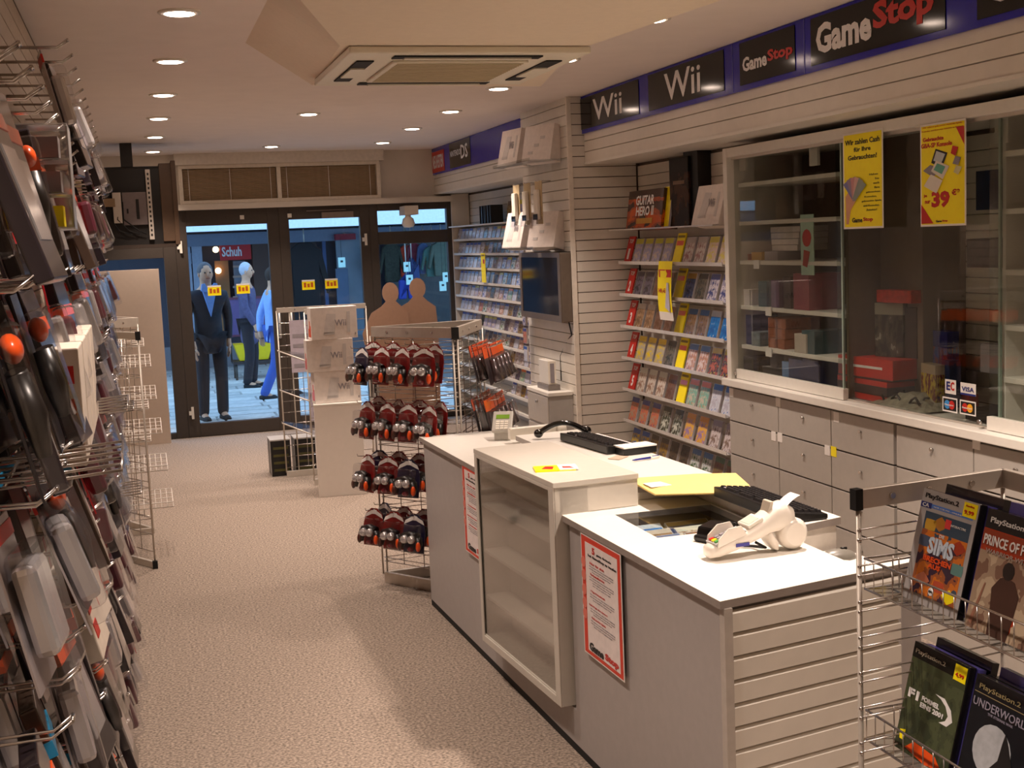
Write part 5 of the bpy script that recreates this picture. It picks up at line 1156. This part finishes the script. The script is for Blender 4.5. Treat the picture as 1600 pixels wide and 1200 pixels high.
for a, b in ((C1, C2), (C1, C3)): gridwall(ls2, a, b, .1, 1.38, .105, .003, 3, pair=0); beam(ls2, a, b, 0, .04, .022, 'base_rail', screws=False); beam(ls2, a, b, 1.38, 1.44, .02)
for p in (C1, C2): post(ls2, (p.x, p.y), .02, 1.40, .005)
for z in (1.24, .82, .6): wire_shelf(ls2, -.42, .02, 8.75, 8.98, z, .04, 12)
# white panel by the window
wp = thing('display_board', 'plain tall white board leaning before the left shop window', 'board', (-.15, 12.74, 0), None, R(-1))
wb = P(246, 420, y=12.7); MB().box((-.42, -.01, .0), (.37, .01, wb.z)).build('board', mat('board_white', (206, 188, 172), .6, var=.02), wp, .002)
# silhouettes cut from card in the right window
kb = mat('brown_card', (150, 116, 94), .7, var=.04)
def cutout(label, x, y, pts, h):
    e = thing('card_cutout', label, 'cutout', (x, y, 0), 'person shaped card cutouts', 1e-4)
    MB().prism(pts, -.004, .004, 0, Matrix(((1, 0, 0, 0), (0, 0, -1, 0), (0, 1, 0, .0), (0, 0, 0, 1)))).build('card', kb, e)
    MB().box((.02, .004, .2), (.05, .03, h)).build('strut', mat('strut_card', (130, 104, 100), .7), e)
def half(h, cx, w, arm):
    r = .085; top = h
    pts = [(cx-w*.5, 0), (cx-w*.5, h-.62), (cx-w*.62, h-.60), (cx-w*.85*arm, h-.62), (cx-w*.9*arm, h-.5), (cx-w*.6, h-.3), (cx-.1, h-.24)]
    pts += [(cx+r*math.sin(a), h-r*1.25+r*1.25*math.cos(a)*1.0) for a in [-2.5+5.0*i/12 for i in range(13)]]
    return pts+[(cx+.1, h-.24), (cx+w*.5, h-.3), (cx+w*.55, h-.55), (cx+w*.5, 0)]
cutout('brown person shaped card cutout with bent arm in the right window', 2.45, 12.62, half(1.46, 0, .34, 1.0), 1.1)
cutout('brown person shaped card cutout beside the first in the right window', 2.74, 12.66, half(1.49, 0, .36, .75), 1.15)
# ================================================================== LEFT TELEVISION (seen from behind)
lt = thing('hanging_television', 'dark television seen from behind, hung under the ceiling by the left window', 'television', (0, 11.6, 2.3))
tvb = mat('tv_back_black', (24, 21, 20), .5); TY = 11.5
MB().box((-.50, TY, 1.90), (.37, TY+.22, 2.60)).build('casing', tvb, lt, .02)
MB().box((.26, TY-.02, 1.95), (.375, TY+.35, 2.62)).box((.36, TY-.04, 1.92), (.40, TY+.4, 2.64)).build('side_panel', mat('tv_side_brown', (88, 68, 52), .45), lt, .004)
MB().box((-.45, TY-.02, 1.90), (.38, TY+.3, 1.93)).build('base_ledge', mat('ledge_dark', (60, 50, 44), .4), lt)
MB().box((-.06, TY-.03, 2.10), (.14, TY-.005, 2.38)).build('mount_plate', mat('plate_grey', (128, 118, 118), .4, metal=.5), lt, .003)
MB().box((.05, TY-.034, 2.15), (.075, TY-.029, 2.32)).box((-.03, TY-.034, 2.2), (-.015, TY-.029, 2.24)).build('plate_slot', black, lt)
r_ = MB().box((.145, TY-.045, 1.97), (.185, TY-.005, 2.57)).build('mount_rail', alu, lt, .002)
m = MB()
for i in range(14): m.box((.158, TY-.047, 2.0+i*.04), (.172, TY-.044, 2.02+i*.04))
m.build('rail_hole', black, r_)
MB().box((-.14, TY-.06, 2.12), (-.07, TY-.01, 2.38)).build('bracket', alu, lt, .003)
MB().box((-.40, TY-.09, 2.26), (-.12, TY-.05, 2.33)).build('arm', mat('arm_beige', (140, 116, 88), .5), lt, .003)
MB().box((-.44, TY-.3, 2.12), (-.38, TY-.02, 2.48)).box((-.95, TY-.25, 2.2), (-.42, TY-.15, 2.4)).build('wall_bracket', mat('bracket_beige', (190, 168, 136), .5), lt, .004)
for k in range(3): MB().tube([(-.12+.03*k, TY-.03, 2.3), (-.16+.05*k, TY-.06, 2.15), (-.1+.08*k, TY-.04, 2.05), (.0+.06*k, TY-.03, 2.02)], .006, 5).build('cable', blackr, lt)
MB().box((-.05, TY+.0, 2.60), (.05, TY+.1, HC)).build('ceiling_mount', tvb, lt)
# ================================================================== LEFT DISPLAY WALL
lw = thing('display_wall', 'white slatted display wall crowded with hanging packages along the left', 'display wall', (-.4, 4, 0))
XW = -.34
MB().box((-.99, .4, 0), (XW-.014, 6.35, HC-.002)).box((-.99, 6.35, 0), (XW-.03, 9.6, HC-.002)).build('core', groove, lw)
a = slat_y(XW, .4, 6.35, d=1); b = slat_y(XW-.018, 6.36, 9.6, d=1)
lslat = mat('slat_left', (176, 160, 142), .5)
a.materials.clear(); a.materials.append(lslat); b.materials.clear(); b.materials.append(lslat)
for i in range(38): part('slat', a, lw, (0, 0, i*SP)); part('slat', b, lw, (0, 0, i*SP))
hookm = MB().tube([(XW, -.012, 0), (XW+.20, -.012, .0), (XW+.225, -.012, .018)], .0022, 5).tube([(XW, .012, .0), (XW+.20, .012, .0), (XW+.225, .012, .018)], .0022, 5).tube([(XW+.225, -.013, .018), (XW+.225, .013, .018)], .003, 5).mesh('hook', chrome)
PK = {}
cyan = mat('cyan_print', (40, 140, 190), .4)
def pk(key, fn):
    e = thing('accessory_package', None, None, (0, 0, 0), None, 1e-4); fn(e)
    remember(e); PK[key] = e
def pk_pad(e):          # black shape with orange lobe in a clear shell
    MB().box((-.075, 0, -.24), (.075, .003, 0)).build('card', mat('card_black', (30, 26, 28), .3, coat=.5), e)
    MB().ball((.0, -.018, -.06), .024, 0, 12, None, 1.3, .6, .8).build('lobe', orange, e)
    MB().tube([(-.035, -.016, -.09), (-.045, -.018, -.14), (-.03, -.016, -.19)], [.014, .017, .010], 10).tube([(.035, -.016, -.09), (.045, -.018, -.14), (.03, -.016, -.19)], [.014, .017, .010], 10).build('device', black, e)
    MB().box((-.07, -.038, -.235), (.07, -.001, -.03)).build('blister', bubble, e, .012)
def pk_slim(col, band):
    def f(e):
        MB().box((-.065, -.012, -.27), (.065, .012, 0)).build('carton', col, e, .003)
        MB().box((-.066, -.0135, -.075), (.066, .0135, -.052)).build('band', band, e)
        MB().box((-.045, -.014, -.22), (.045, -.012, -.10)).build('window', silver, e)
    return f
def pk_red(e):
    MB().box((-.07, 0, -.20), (.07, .003, 0)).build('card', mat('card_red', (190, 30, 40), .3, var=.2, coat=.5), e)
    MB().box((-.05, -.04, -.17), (.05, -.004, -.07)).build('device', mat('device_plum', (80, 30, 44), .3, coat=.4), e, .01); MB().box((-.065, -.05, -.195), (.065, -.001, -.05)).build('blister', bubble, e, .012)
def pk_silver(e):
    MB().box((-.06, 0, -.22), (.06, .003, 0)).build('card', mat('card_silver', (176, 168, 170), .2, metal=.4), e)
    MB().box((-.045, -.035, -.18), (.045, -.003, -.06)).build('device', silver, e, .01); MB().box((-.056, -.045, -.215), (.056, -.001, -.04)).build('blister', bubble, e, .012); MB().box((-.061, -.001, -.03), (.061, .004, -.01)).build('stripe', red, e)
def pk_green(e):
    MB().box((-.06, 0, -.28), (.06, .003, 0)).build('card', mat('card_green', (70, 130, 30), .35), e)
    MB().tube([(-.03, -.02, -.06), (.03, -.02, -.1), (-.03, -.022, -.14), (.03, -.02, -.18), (-.02, -.02, -.22)], .009, 8).build('cable', black, e); MB().box((-.056, -.04, -.275), (.056, -.001, -.03)).build('blister', bubble, e, .012)
def pk_white(e):
    MB().box((-.09, -.02, -.20), (.09, .02, 0)).build('carton', mat('carton_cream', (226, 214, 200), .45), e, .003)
    for k in range(3): MB().box((.091, -.006, -.06-.05*k), (.0925, .008, -.03-.05*k)).box((-.07, -.0215, -.06-.05*k), (-.02, -.02, -.03-.05*k)).build('print', red, e)
for k, f in (('pad', pk_pad), ('orange', pk_slim(mat('slim_black', (34, 28, 34), .25, coat=.5), orange)), ('cyan', pk_slim(mat('slim_brown', (66, 52, 44), .25, coat=.5), cyan)), ('red', pk_red), ('silver', pk_silver), ('green', pk_green), ('white', pk_white)): pk(k, f)
LN_ = {'pad': 'clear blister with orange lobe', 'orange': 'slim black package with orange band', 'cyan': 'slim brown package with blue band', 'red': 'red backed blister', 'silver': 'silvery blister package', 'green': 'green backed cable blister', 'white': 'cream carton with red print'}
st = {}; rnd = random.Random(21)
zs = [2.34, 2.08, 1.80, 1.53, 1.25, .98, .71, .44]
cntp = 0
for r, z in enumerate(zs):
    y = (3.3 if r == 0 else 1.62)+.06*(r % 2); c = 0
    while y < 7.2:
        x0 = 0 if y < 6.35 else -.02
        h = bpy.data.objects.new('hook', hookm); COL.objects.link(h); h.parent = lw; h.location = V((x0, y, z+.012))-V(lw['_o'])
        if y < 2.6: opts = ['pad', 'orange', 'orange', 'cyan', 'silver', 'pad']
        elif y < 4.2: opts = ['orange', 'cyan', 'silver', 'pad', 'orange', 'red']
        else: opts = ['red', 'silver', 'red', 'red', 'orange', 'silver']
        if r in (6, 7) and 1.6 < y < 2.4: opts = ['green', 'cyan', 'orange', 'white']
        if r == 4 and 2.6 < y < 3.4: opts = ['white']
        if r == 0: opts = ['orange', 'silver', 'cyan', 'orange']
        k = rnd.choice(opts); n = 2 if y < 3.3 else 1
        for d in range(n):
            lean = -rnd.uniform(8, 19)
            hang(PK[k], k, st, (XW+x0+(.06+.10*d if n == 2 else .16)+rnd.uniform(-.01, .01), y+rnd.uniform(-.012, .012), z-.002), (R(lean), 0, R(90+rnd.uniform(-9, 9))),
                 '%s, left wall, %s row, %s hook, %s' % (LN_[k], ORD[r], ORD[c], ('inner', 'outer')[d]), 'package', 'packages hanging on the left wall'); cntp += 1
        y += .205 if y < 3 else .24; c += 1
print('packages', cntp)
# acrylic dispenser near the top
e = thing('acrylic_dispenser', 'clear acrylic dispenser with compartments high on the left wall, near end', 'dispenser', (-.16, 2.5, 1.90), None, 1e-4); e.scale = (.62, .62, .62)
m = MB()
for z in (0, .1, .2, .3): m.box((-.1, -.09, z), (.1, .09, z+.006))
m.box((-.1, -.09, 0), (-.094, .09, .3)).box((.094, -.09, 0), (.1, .09, .3)).box((-.1, .084, 0), (.1, .09, .3)); m.build('shell', glass('frosted_acrylic', (.80, .78, .74), 1.5, .3, .25), e, .004)
for k in range(3): MB().box((-.07, -.07, .01+.1*k), (.07, .05, .07+.1*k)).build('content', greyink if k else yellow, e)
for k in range(4):
    e = thing('accessory_carton', 'cream carton with red print in a row on the left wall basket, %s' % ('nearest', 'second nearest', 'third', 'farthest')[k], 'box', (-.13, 2.30+.19*k, 1.50), 'cream cartons in the left wall basket', R(90))
    MB().box((-.08, -.03, 0), (.08, .03, .2)).build('carton', mat('carton_cream', (226, 214, 200), .45), e, .003)
    for q in range(3): MB().box((-.0815, -.02, .03+.055*q), (-.08, .0, .06+.055*q)).build('print', red if q else greyink, e)
for k, (y, z) in enumerate(((3.1, 1.48), (2.0, 1.52), (4.6, 1.3), (5.2, .9), (1.9, .9))):
    b_ = thing('wire_ledge', 'chrome wire ledge sticking out of the left wall packages, %s by height and distance' % ORD[k], 'ledge', (-.2, y, z), None, 1e-4)
    m = MB()
    for t in range(6): m.tube([(-.13, -.1+.3*t/5, 0), (.16, -.1+.3*t/5, .02)], .003, 4)
    for t in (-.13, .0, .16): m.tube([(t, -.1, .01+.06*t), (t, .2, .01+.06*t)], .003, 4)
    m.build('wires', chrome, b_)
# ================================================================== THE STREET OUTSIDE
structure('pavement', MB().box((-7, YF+.1, -.10), (12, 24, -.035)), mat('paving_joint', (96, 92, 92), .9))
pv = thing('pavement_stones', None, None, (0, 15, -.03), kind='structure')
stm = [mat('paving_%d' % k, c, .85, var=.12, scale=14, bump=.3) for k, c in enumerate(((196, 188, 182), (184, 178, 172), (206, 198, 190)))]
sm_ = [[MB().add([(-w/2, -.17, 0), (w/2, -.17, 0), (w/2, .17, 0), (-w/2, .17, 0), (-w/2+.012, -.158, .03), (w/2-.012, -.158, .03), (w/2-.012, .158, .03), (-w/2+.012, .158, .03)],
        [(4, 5, 6, 7), (0, 1, 5, 4), (1, 2, 6, 5), (2, 3, 7, 6), (3, 0, 4, 7)]).mesh('paving_stone', mm) for mm in stm] for w in (.5, .64)]
rnd = random.Random(4)
for j in range(22):
    x = -1.6+.2*(j % 2)
    while x < 3.4:
        k = rnd.randrange(2); w = (.5, .64)[k]
        part('paving_stone', sm_[k][rnd.randrange(3)], pv, (x+w/2, 13.32+.345*j, -.035+rnd.uniform(-.003, .002))); x += w+.006
# the opposite shops
YB = 21.0
sh_ = thing('shop_building', 'shop row across the street with a pale canopy fascia', 'building', (1.5, YB, 0))
def sp_(name, px0, py0, px1, py1, m, y=YB, d=.1, par=sh_):
    a, b = P(px0, py0, y=y), P(px1, py1, y=y)
    return MB().box((min(a.x, b.x), y, min(a.z, b.z)), (max(a.x, b.x), y+d, max(a.z, b.z))).build(name, m, par)
canopy = mat('canopy_white', (236, 240, 244), .5)
MB().box((-6, YB-2.2, 2.13), (10, YB-2.1, 3.1)).build('canopy_fascia', canopy, sh_)
MB().box((-6, YB-2.1, 2.95), (10, YB+.3, 3.1)).build('canopy_roof', mat('canopy_grey', (150, 156, 166), .6), sh_)
MB().box((-7, YB+.3, -.1), (12, YB+.6, 7)).build('wall', mat('shop_wall', (84, 82, 92), .8), sh_)
MB().box((-6, YB-.25, 1.93), (10, YB-.12, 2.12)).build('lintel', mat('lintel_blue', (120, 130, 150), .6), sh_)
sp_('window', 276, 376, 332, 640, mat('shop_window', (50, 60, 84), .15), d=.08); 
for px in (290, 296, 314): sp_('mullion', px, 372, px+3, 640, mat('mullion_pale', (160, 170, 190), .5), YB-.05, .05)
sp_('ledge', 283, 396, 300, 412, mat('mullion_pale', (160, 170, 190), .5), YB-.03)
sg = sp_('sign', 343, 382, 393, 405, mat('schuh_red', (206, 40, 44), .5), YB-.1, .06)
a, b = P(346, 386, y=YB-.1), P(378, 400, y=YB-.1); text(sh_, 'Schuh', ((a.x+b.x)/2, YB-.1, (a.z+b.z)/2), (1, 0, 0), (0, 0, 1), abs(b.x-a.x), abs(a.z-b.z), whiteink, .03)
sp_('interior', 335, 408, 364, 520, mat('shop_warm', (150, 100, 56), .6, var=.3, scale=3), YB+.05, .05); sp_('display', 364, 408, 390, 520, mat('shop_grey', (120, 126, 140), .6, var=.3, scale=4), YB+.04, .05)
for q in range(5): sp_('shelf_line', 364, 415+q*16, 390, 417+q*16, mat('shelf_line', (170, 150, 140), .6), YB+.0, .04)
for px, py in ((341, 423), (337, 390)): 
    c = P(px, py, y=YB-.02); MB().ball((c.x, c.y, c.z), .05).build('shop_lamp', mat('shop_lamp', (255, 220, 170), .5, emit=((255, 214, 160), 6)), sh_)
sp_('column', 393, 374, 440, 660, mat('column_brown', (92, 70, 62), .7), YB-.1, .2)
sp_('interior', 447, 374, 505, 560, mat('shop_black', (44, 34, 34), .6, var=.3, scale=3), YB, .05)
sp_('panel', 503, 374, 524, 640, mat('panel_blue', (70, 88, 130), .6), YB-.05, .05); sp_('window', 524, 374, 585, 640, mat('shop_window_b', (110, 126, 140), .3, var=.25, scale=2), YB-.02, .05)
sp_('awning', 524, 366, 556, 374, mat('awning_red', (150, 30, 50), .6), YB-.4, .3)
sp_('column', 587, 380, 602, 640, mat('column_blue', (110, 140, 200), .6), YB-.4, .2)
sp_('window', 602, 376, 712, 640, mat('shop_window_c', (34, 42, 46), .3, var=.3, scale=3), YB, .05)
sp_('door_glass', 524, 420, 556, 640, mat('shop_window_d', (70, 96, 130), .3, var=.3, scale=2), YB-.04, .03)
# base wall beneath windows
MB().box((-6, YB-.06, -.1), (10, YB+.02, .35)).build('plinth', mat('plinth_grey', (120, 116, 120), .8), sh_)
# clothes in the right hand window
def garment(label, px, py, W, H, m, kind='jacket'):
    gi = len([o for o in bpy.data.objects if o.name.startswith('garment')]); c = P(px, py, y=YB-.35-.15*gi); e = thing('garment', label, 'clothing', c, 'clothes in the shop window opposite', 1e-4)
    pts = [(-W*.32, -H*.5), (-W*.34, H*.1), (-W*.5, -H*.3), (-W*.6, -H*.25), (-W*.4, H*.38), (-W*.14, H*.5), (W*.14, H*.5), (W*.4, H*.38), (W*.6, -H*.25), (W*.5, -H*.3), (W*.34, H*.1), (W*.32, -H*.5)] if kind == 'jacket' else \
          [(-W*.4, -H*.5), (-W*.06, -H*.5), (0, H*.2), (W*.06, -H*.5), (W*.4, -H*.5), (W*.36, H*.5), (-W*.36, H*.5)]
    MB().prism(pts, -.05, .05, 0, Matrix(((1, 0, 0, 0), (0, 0, 1, 0), (0, 1, 0, 0), (0, 0, 0, 1)))).build('cloth', m, e, .02)
    MB().tube([(0, 0, H*.5), (0, 0, max(.2, 2.12-c.z))], .01, 5).build('hanger', alu, e)
garment('bright orange jacket hanging in the shop window opposite', 636, 408, .34, .52, mat('jacket_orange', (220, 70, 40), .8))
garment('rose pullover beside the orange jacket', 648, 402, .26, .46, mat('cloth_rose', (150, 50, 70), .8))
garment('pale blue scarfed shirt in the middle of the shop window', 662, 404, .22, .5, mat('cloth_blue', (96, 116, 160), .8))
garment('sea green shirt in the shop window opposite', 676, 408, .34, .5, mat('cloth_sea', (96, 140, 130), .8))
garment('grey green coat at the right of the shop window', 690, 404, .40, .56, mat('cloth_moss', (96, 110, 96), .8))
garment('dark patterned coat at the left of the shop window', 612, 410, .36, .62, mat('cloth_dark', (46, 48, 36), .8, var=.4))
garment('blue jeans folded below the orange jacket', 644, 430, .30, .34, mat('jeans_blue', (50, 70, 120), .8), 'jeans')
garment('denim trousers between the two card cutouts', 636, 452, .34, .3, mat('jeans_deep', (40, 60, 150), .8), 'jeans')
garment('black coat in the dark doorway opposite', 478, 430, .62, 1.0, mat('cloth_black', (20, 18, 20), .9))
for k, (px, py) in enumerate(((640, 437), (697, 433), (692, 447), (636, 417), (534, 410))):
    c = P(px, py, y=YB-1.85); e = thing('price_card', 'pale price card in the shop window opposite, %s' % ('under the orange jacket', 'upper right', 'lower right', 'on the orange jacket hem', 'by the right door')[k], 'card', c, 'price cards in the window opposite', R(6))
    MB().box((-.055, -.003, -.075), (.055, .003, .075)).build('sheet', mat('card_mint', (190, 224, 214), .6), e); MB().box((-.02, -.005, .0), (.02, -.003, .03)).build('print', ink, e)
    MB().tube([(0, 0, .075), (0, .0, 2.0-c.z)], .003, 4).build('string', ink, e)
# bench cart with yellow crate
cr = thing('sales_cart', 'low dark cart with a yellow crate standing on the pavement', 'cart', (1.55, 18.6, 0), None, 1e-4)
MB().box((-.30, -.2, .22), (.30, .2, .26)).build('deck', cdk, cr)
for sx in (-.26, .26):
    for sy in (-.16, .16): MB().tube([(sx, sy, -.03), (sx, sy, .24)], .018, 6).build('leg', dark, cr)
MB().add([(-.2, -.16, .27), (.2, -.16, .27), (.2, .16, .27), (-.2, .16, .27), (-.27, -.2, .5), (.27, -.2, .5), (.27, .2, .5), (-.27, .2, .5)], [(3, 2, 1, 0), (0, 1, 5, 4), (1, 2, 6, 5), (2, 3, 7, 6), (3, 0, 4, 7)]).build('crate', mat('crate_yellow', (236, 200, 10), .5), cr)
MB().box((-.34, .1, .62), (.34, .14, 1.15)).build('sign_board', mat('board_violet', (84, 66, 110), .6), cr)
MB().box((-.36, .09, .60), (.36, .15, .63)).box((-.36, .09, 1.14), (.36, .15, 1.17)).box((-.36, .09, .6), (-.33, .15, 1.17)).box((.33, .09, .6), (.36, .15, 1.17)).build('board_frame', mat('frame_plum', (90, 40, 60), .5), cr)
for sx in (-.3, .3): MB().tube([(sx, .12, .24), (sx, .12, .62)], .012, 6).build('post', dark, cr)
# ---- people
def skinmesh(name, verts, edges, radii, m, root=0, lvl=2, parent=None):
    bm = bmesh.new(); sl = bm.verts.layers.skin.verify(); vs = [bm.verts.new(c) for c in verts]
    for a, b in edges: bm.edges.new((vs[a], vs[b]))
    for i, r in enumerate(radii):
        vs[i][sl].radius = (r, r) if not isinstance(r, tuple) else r; vs[i][sl].use_root = (i == root)
    me = bpy.data.meshes.new(name); bm.to_mesh(me); bm.free(); o = bpy.data.objects.new(name, me); COL.objects.link(o)
    me.materials.append(m); s = o.modifiers.new('skin', 'SKIN'); s.use_smooth_shade = True
    b = o.modifiers.new('sub', 'SUBSURF'); b.levels = lvl; b.render_levels = lvl
    if parent is not None: o.parent = parent
    return o
def person(label, loc, rz, Hs, coat, trou, hair, shirt=None, stride=0.0, armswing=.1, long=False, arm_in=0):
    e = thing('person', label, 'person', loc, None, rz or 1e-4); k = Hs/1.75; sk = mat('skin', (214, 160, 126), .6)
    def S_(L): return [tuple(c*k for c in v) for v in L]
    st_ = stride
    v = S_([(0, 0, .95), (0, 0, 1.2), (0, .01, 1.42), (0, 0, 1.52), (0, -.01, 1.60), (0, -.015, 1.70),
            (.10, 0, .90), (.105, -.02-st_*.5, .5), (.11, .03-st_, .09), (.11, -.11-st_, .05), (-.10, 0, .90), (-.105, -.02+st_*.3, .5), (-.11, .05+st_, .09), (-.11, -.09+st_, .05),
            (.19, .01, 1.41), (.25, .02+armswing*.5, 1.15), (.25-arm_in, -.06+armswing, .90), (.245-arm_in, -.08+armswing, .82), (-.19, .01, 1.41), (-.25, .02-armswing*.5, 1.15), (-.25+arm_in, -.06-armswing, .90), (-.245+arm_in, -.08-armswing, .82)])
    E_ = [(0, 1), (1, 2), (2, 3), (3, 4), (4, 5), (0, 6), (6, 7), (7, 8), (8, 9), (0, 10), (10, 11), (11, 12), (12, 13), (2, 14), (14, 15), (15, 16), (16, 17), (2, 18), (18, 19), (19, 20), (20, 21)]
    rr = [(.13, .10), (.125, .09), (.13, .09), .055, .075, .07, .085, .058, .04, .035, .085, .058, .04, .035, .05, .04, .03, .035, .05, .04, .03, .035]
    rr = [tuple(a*k for a in r) if isinstance(r, tuple) else r*k for r in rr]
    hd = skinmesh('body', v, E_, rr, sk, 0, 2, e)
    # fingers and thumb of each hand
    for s, hi in ((1, 17), (-1, 21)):
        h = V(v[hi]); f = MB()
        for q in range(4): L_ = (.07, .08, .075, .06)[q]*k; y = (-.03+.02*q)*k; f.tube([h+V((0, y, -.01)), h+V((-s*.005, y, -.03-L_*.5)), h+V((-s*.02, y, -.03-L_))], [.011*k, .0095*k, .007*k], 6)
        f.tube([h+V((0, -.03*k, .02)), h+V((-s*.02, -.055*k, -.02)), h+V((-s*.025, -.055*k, -.045))], [.012*k, .011*k, .008*k], 6); f.build('hand', sk, e)
    # head
    hc = V((0, -.02, 1.655))*k
    m = MB(); m.ball(hc, .088*k, 0, 18, None, .86, 1.02, 1.32); m.ball(hc+V((0, -.092, -.012))*k, .016*k, 0, 8, None, .7, 1, 1.5)
    for s in (-1, 1): m.ball(hc+V((s*.078, .0, -.01))*k, .02*k, 0, 8, None, .4, .8, 1.3)
    m.build('head', sk, e)
    f = MB()
    for s in (-1, 1): f.ball(hc+V((s*.03, -.082, .012))*k, .009*k, 0, 8)
    f.build('eye', ink, e); MB().box(tuple(hc+V((-.024, -.09, -.055))*k), tuple(hc+V((.024, -.082, -.048))*k)).build('mouth', mat('lip', (150, 80, 70), .6), e)
    hm = MB(); o = len(hm.v)
    hm.ball(hc+V((0, .018, .026))*k, .093*k, 0, 18, None, .93, .98, 1.15); hm.build('hair', hair, e)
    # clothes
    g = .018*k
    cv = [v[i] for i in (0, 1, 2, 14, 15, 16, 18, 19, 20)]; cv.insert(0, tuple(c*k for c in (0, 0, .76 if not long else .60))); cv.append(tuple(c*k for c in (0, .01, 1.49)))
    ce = [(0, 1), (1, 2), (2, 3), (3, 4), (4, 5), (5, 6), (3, 7), (7, 8), (8, 9), (3, 10)]
    cr_ = [(.175, .135), (.168, .13), (.16, .12), (.15, .105), .072, .058, .045, .072, .058, .045, (.08, .065)]
    skinmesh('jacket', cv, ce, [tuple(a*k for a in r) if isinstance(r, tuple) else r*k for r in cr_], coat, 1, 2, e)
    tv_ = [v[i] for i in (0, 6, 7, 8, 10, 11, 12)]; tv_[3] = (tv_[3][0], tv_[3][1], .05*k); tv_[6] = (tv_[6][0], tv_[6][1], .05*k); te = [(0, 1), (1, 2), (2, 3), (0, 4), (4, 5), (5, 6)]
    skinmesh('trousers', tv_, te, [x*k for x in (.13, .098, .076, .066, .098, .076, .066)], trou, 0, 2, e)
    for s, a_, b_ in ((1, 8, 9), (-1, 12, 13)):
        p, q = V(v[a_]), V(v[b_]); MB().tube([p+V((0, .04, -.05)), p+V((0, 0, -.045)), q+V((0, -.02, -.02)), q+V((0, -.05, -.025))], [.035, .048, .042, .025], 10).build('shoe', blackr, e, 0)
    if shirt:
        MB().prism([(-.085*k, 1.50*k), (0, 1.18*k), (.085*k, 1.50*k), (.05*k, 1.535*k), (0, 1.49*k), (-.05*k, 1.535*k)], 0, .035, 0, Matrix(((1, 0, 0, 0), (0, 0, 1, -.135*k), (0, 1, 0, 0), (0, 0, 0, 1)))).build('shirt', shirt, e, .004)
        for s in (-1, 1): MB().prism([(0, 1.44*k), (s*.10*k, 1.47*k), (s*.085*k, 1.545*k), (s*.05*k, 1.55*k)], 0, .02, 0, Matrix(((1, 0, 0, 0), (0, 0, 1, -.15*k), (0, 1, 0, 0), (0, 0, 0, 1)))).build('collar', shirt, e, .003)
    return e
hd_ = mat('hair_grey', (96, 92, 96), .8, var=.2); hw = mat('hair_white', (190, 190, 200), .8, var=.1); hb = mat('hair_brown', (60, 44, 34), .8)
person('person in dark jacket and light blue shirt standing behind the left door pane', (.73, 14.3, -.03), R(14), 1.73, mat('jacket_dark', (30, 32, 42), .8, var=.25), mat('trousers_dark', (34, 30, 36), .85), hd_, mat('shirt_blue', (120, 160, 226), .7), arm_in=.02)
person('person with white hair and a violet grey coat standing farther down the street', (1.42, 17.4, -.03), R(70), 1.68, mat('coat_violet', (84, 78, 110), .85, var=.2), mat('trousers_dark', (34, 30, 36), .85), hw, long=True)
person('person in a light blue jacket and blue jeans walking past the door frame', (1.62, 16.0, -.03), R(100), 1.62, mat('jacket_skyblue', (150, 180, 236), .8), mat('jeans_walk', (60, 90, 170), .85), hb, stride=.2, armswing=.2)
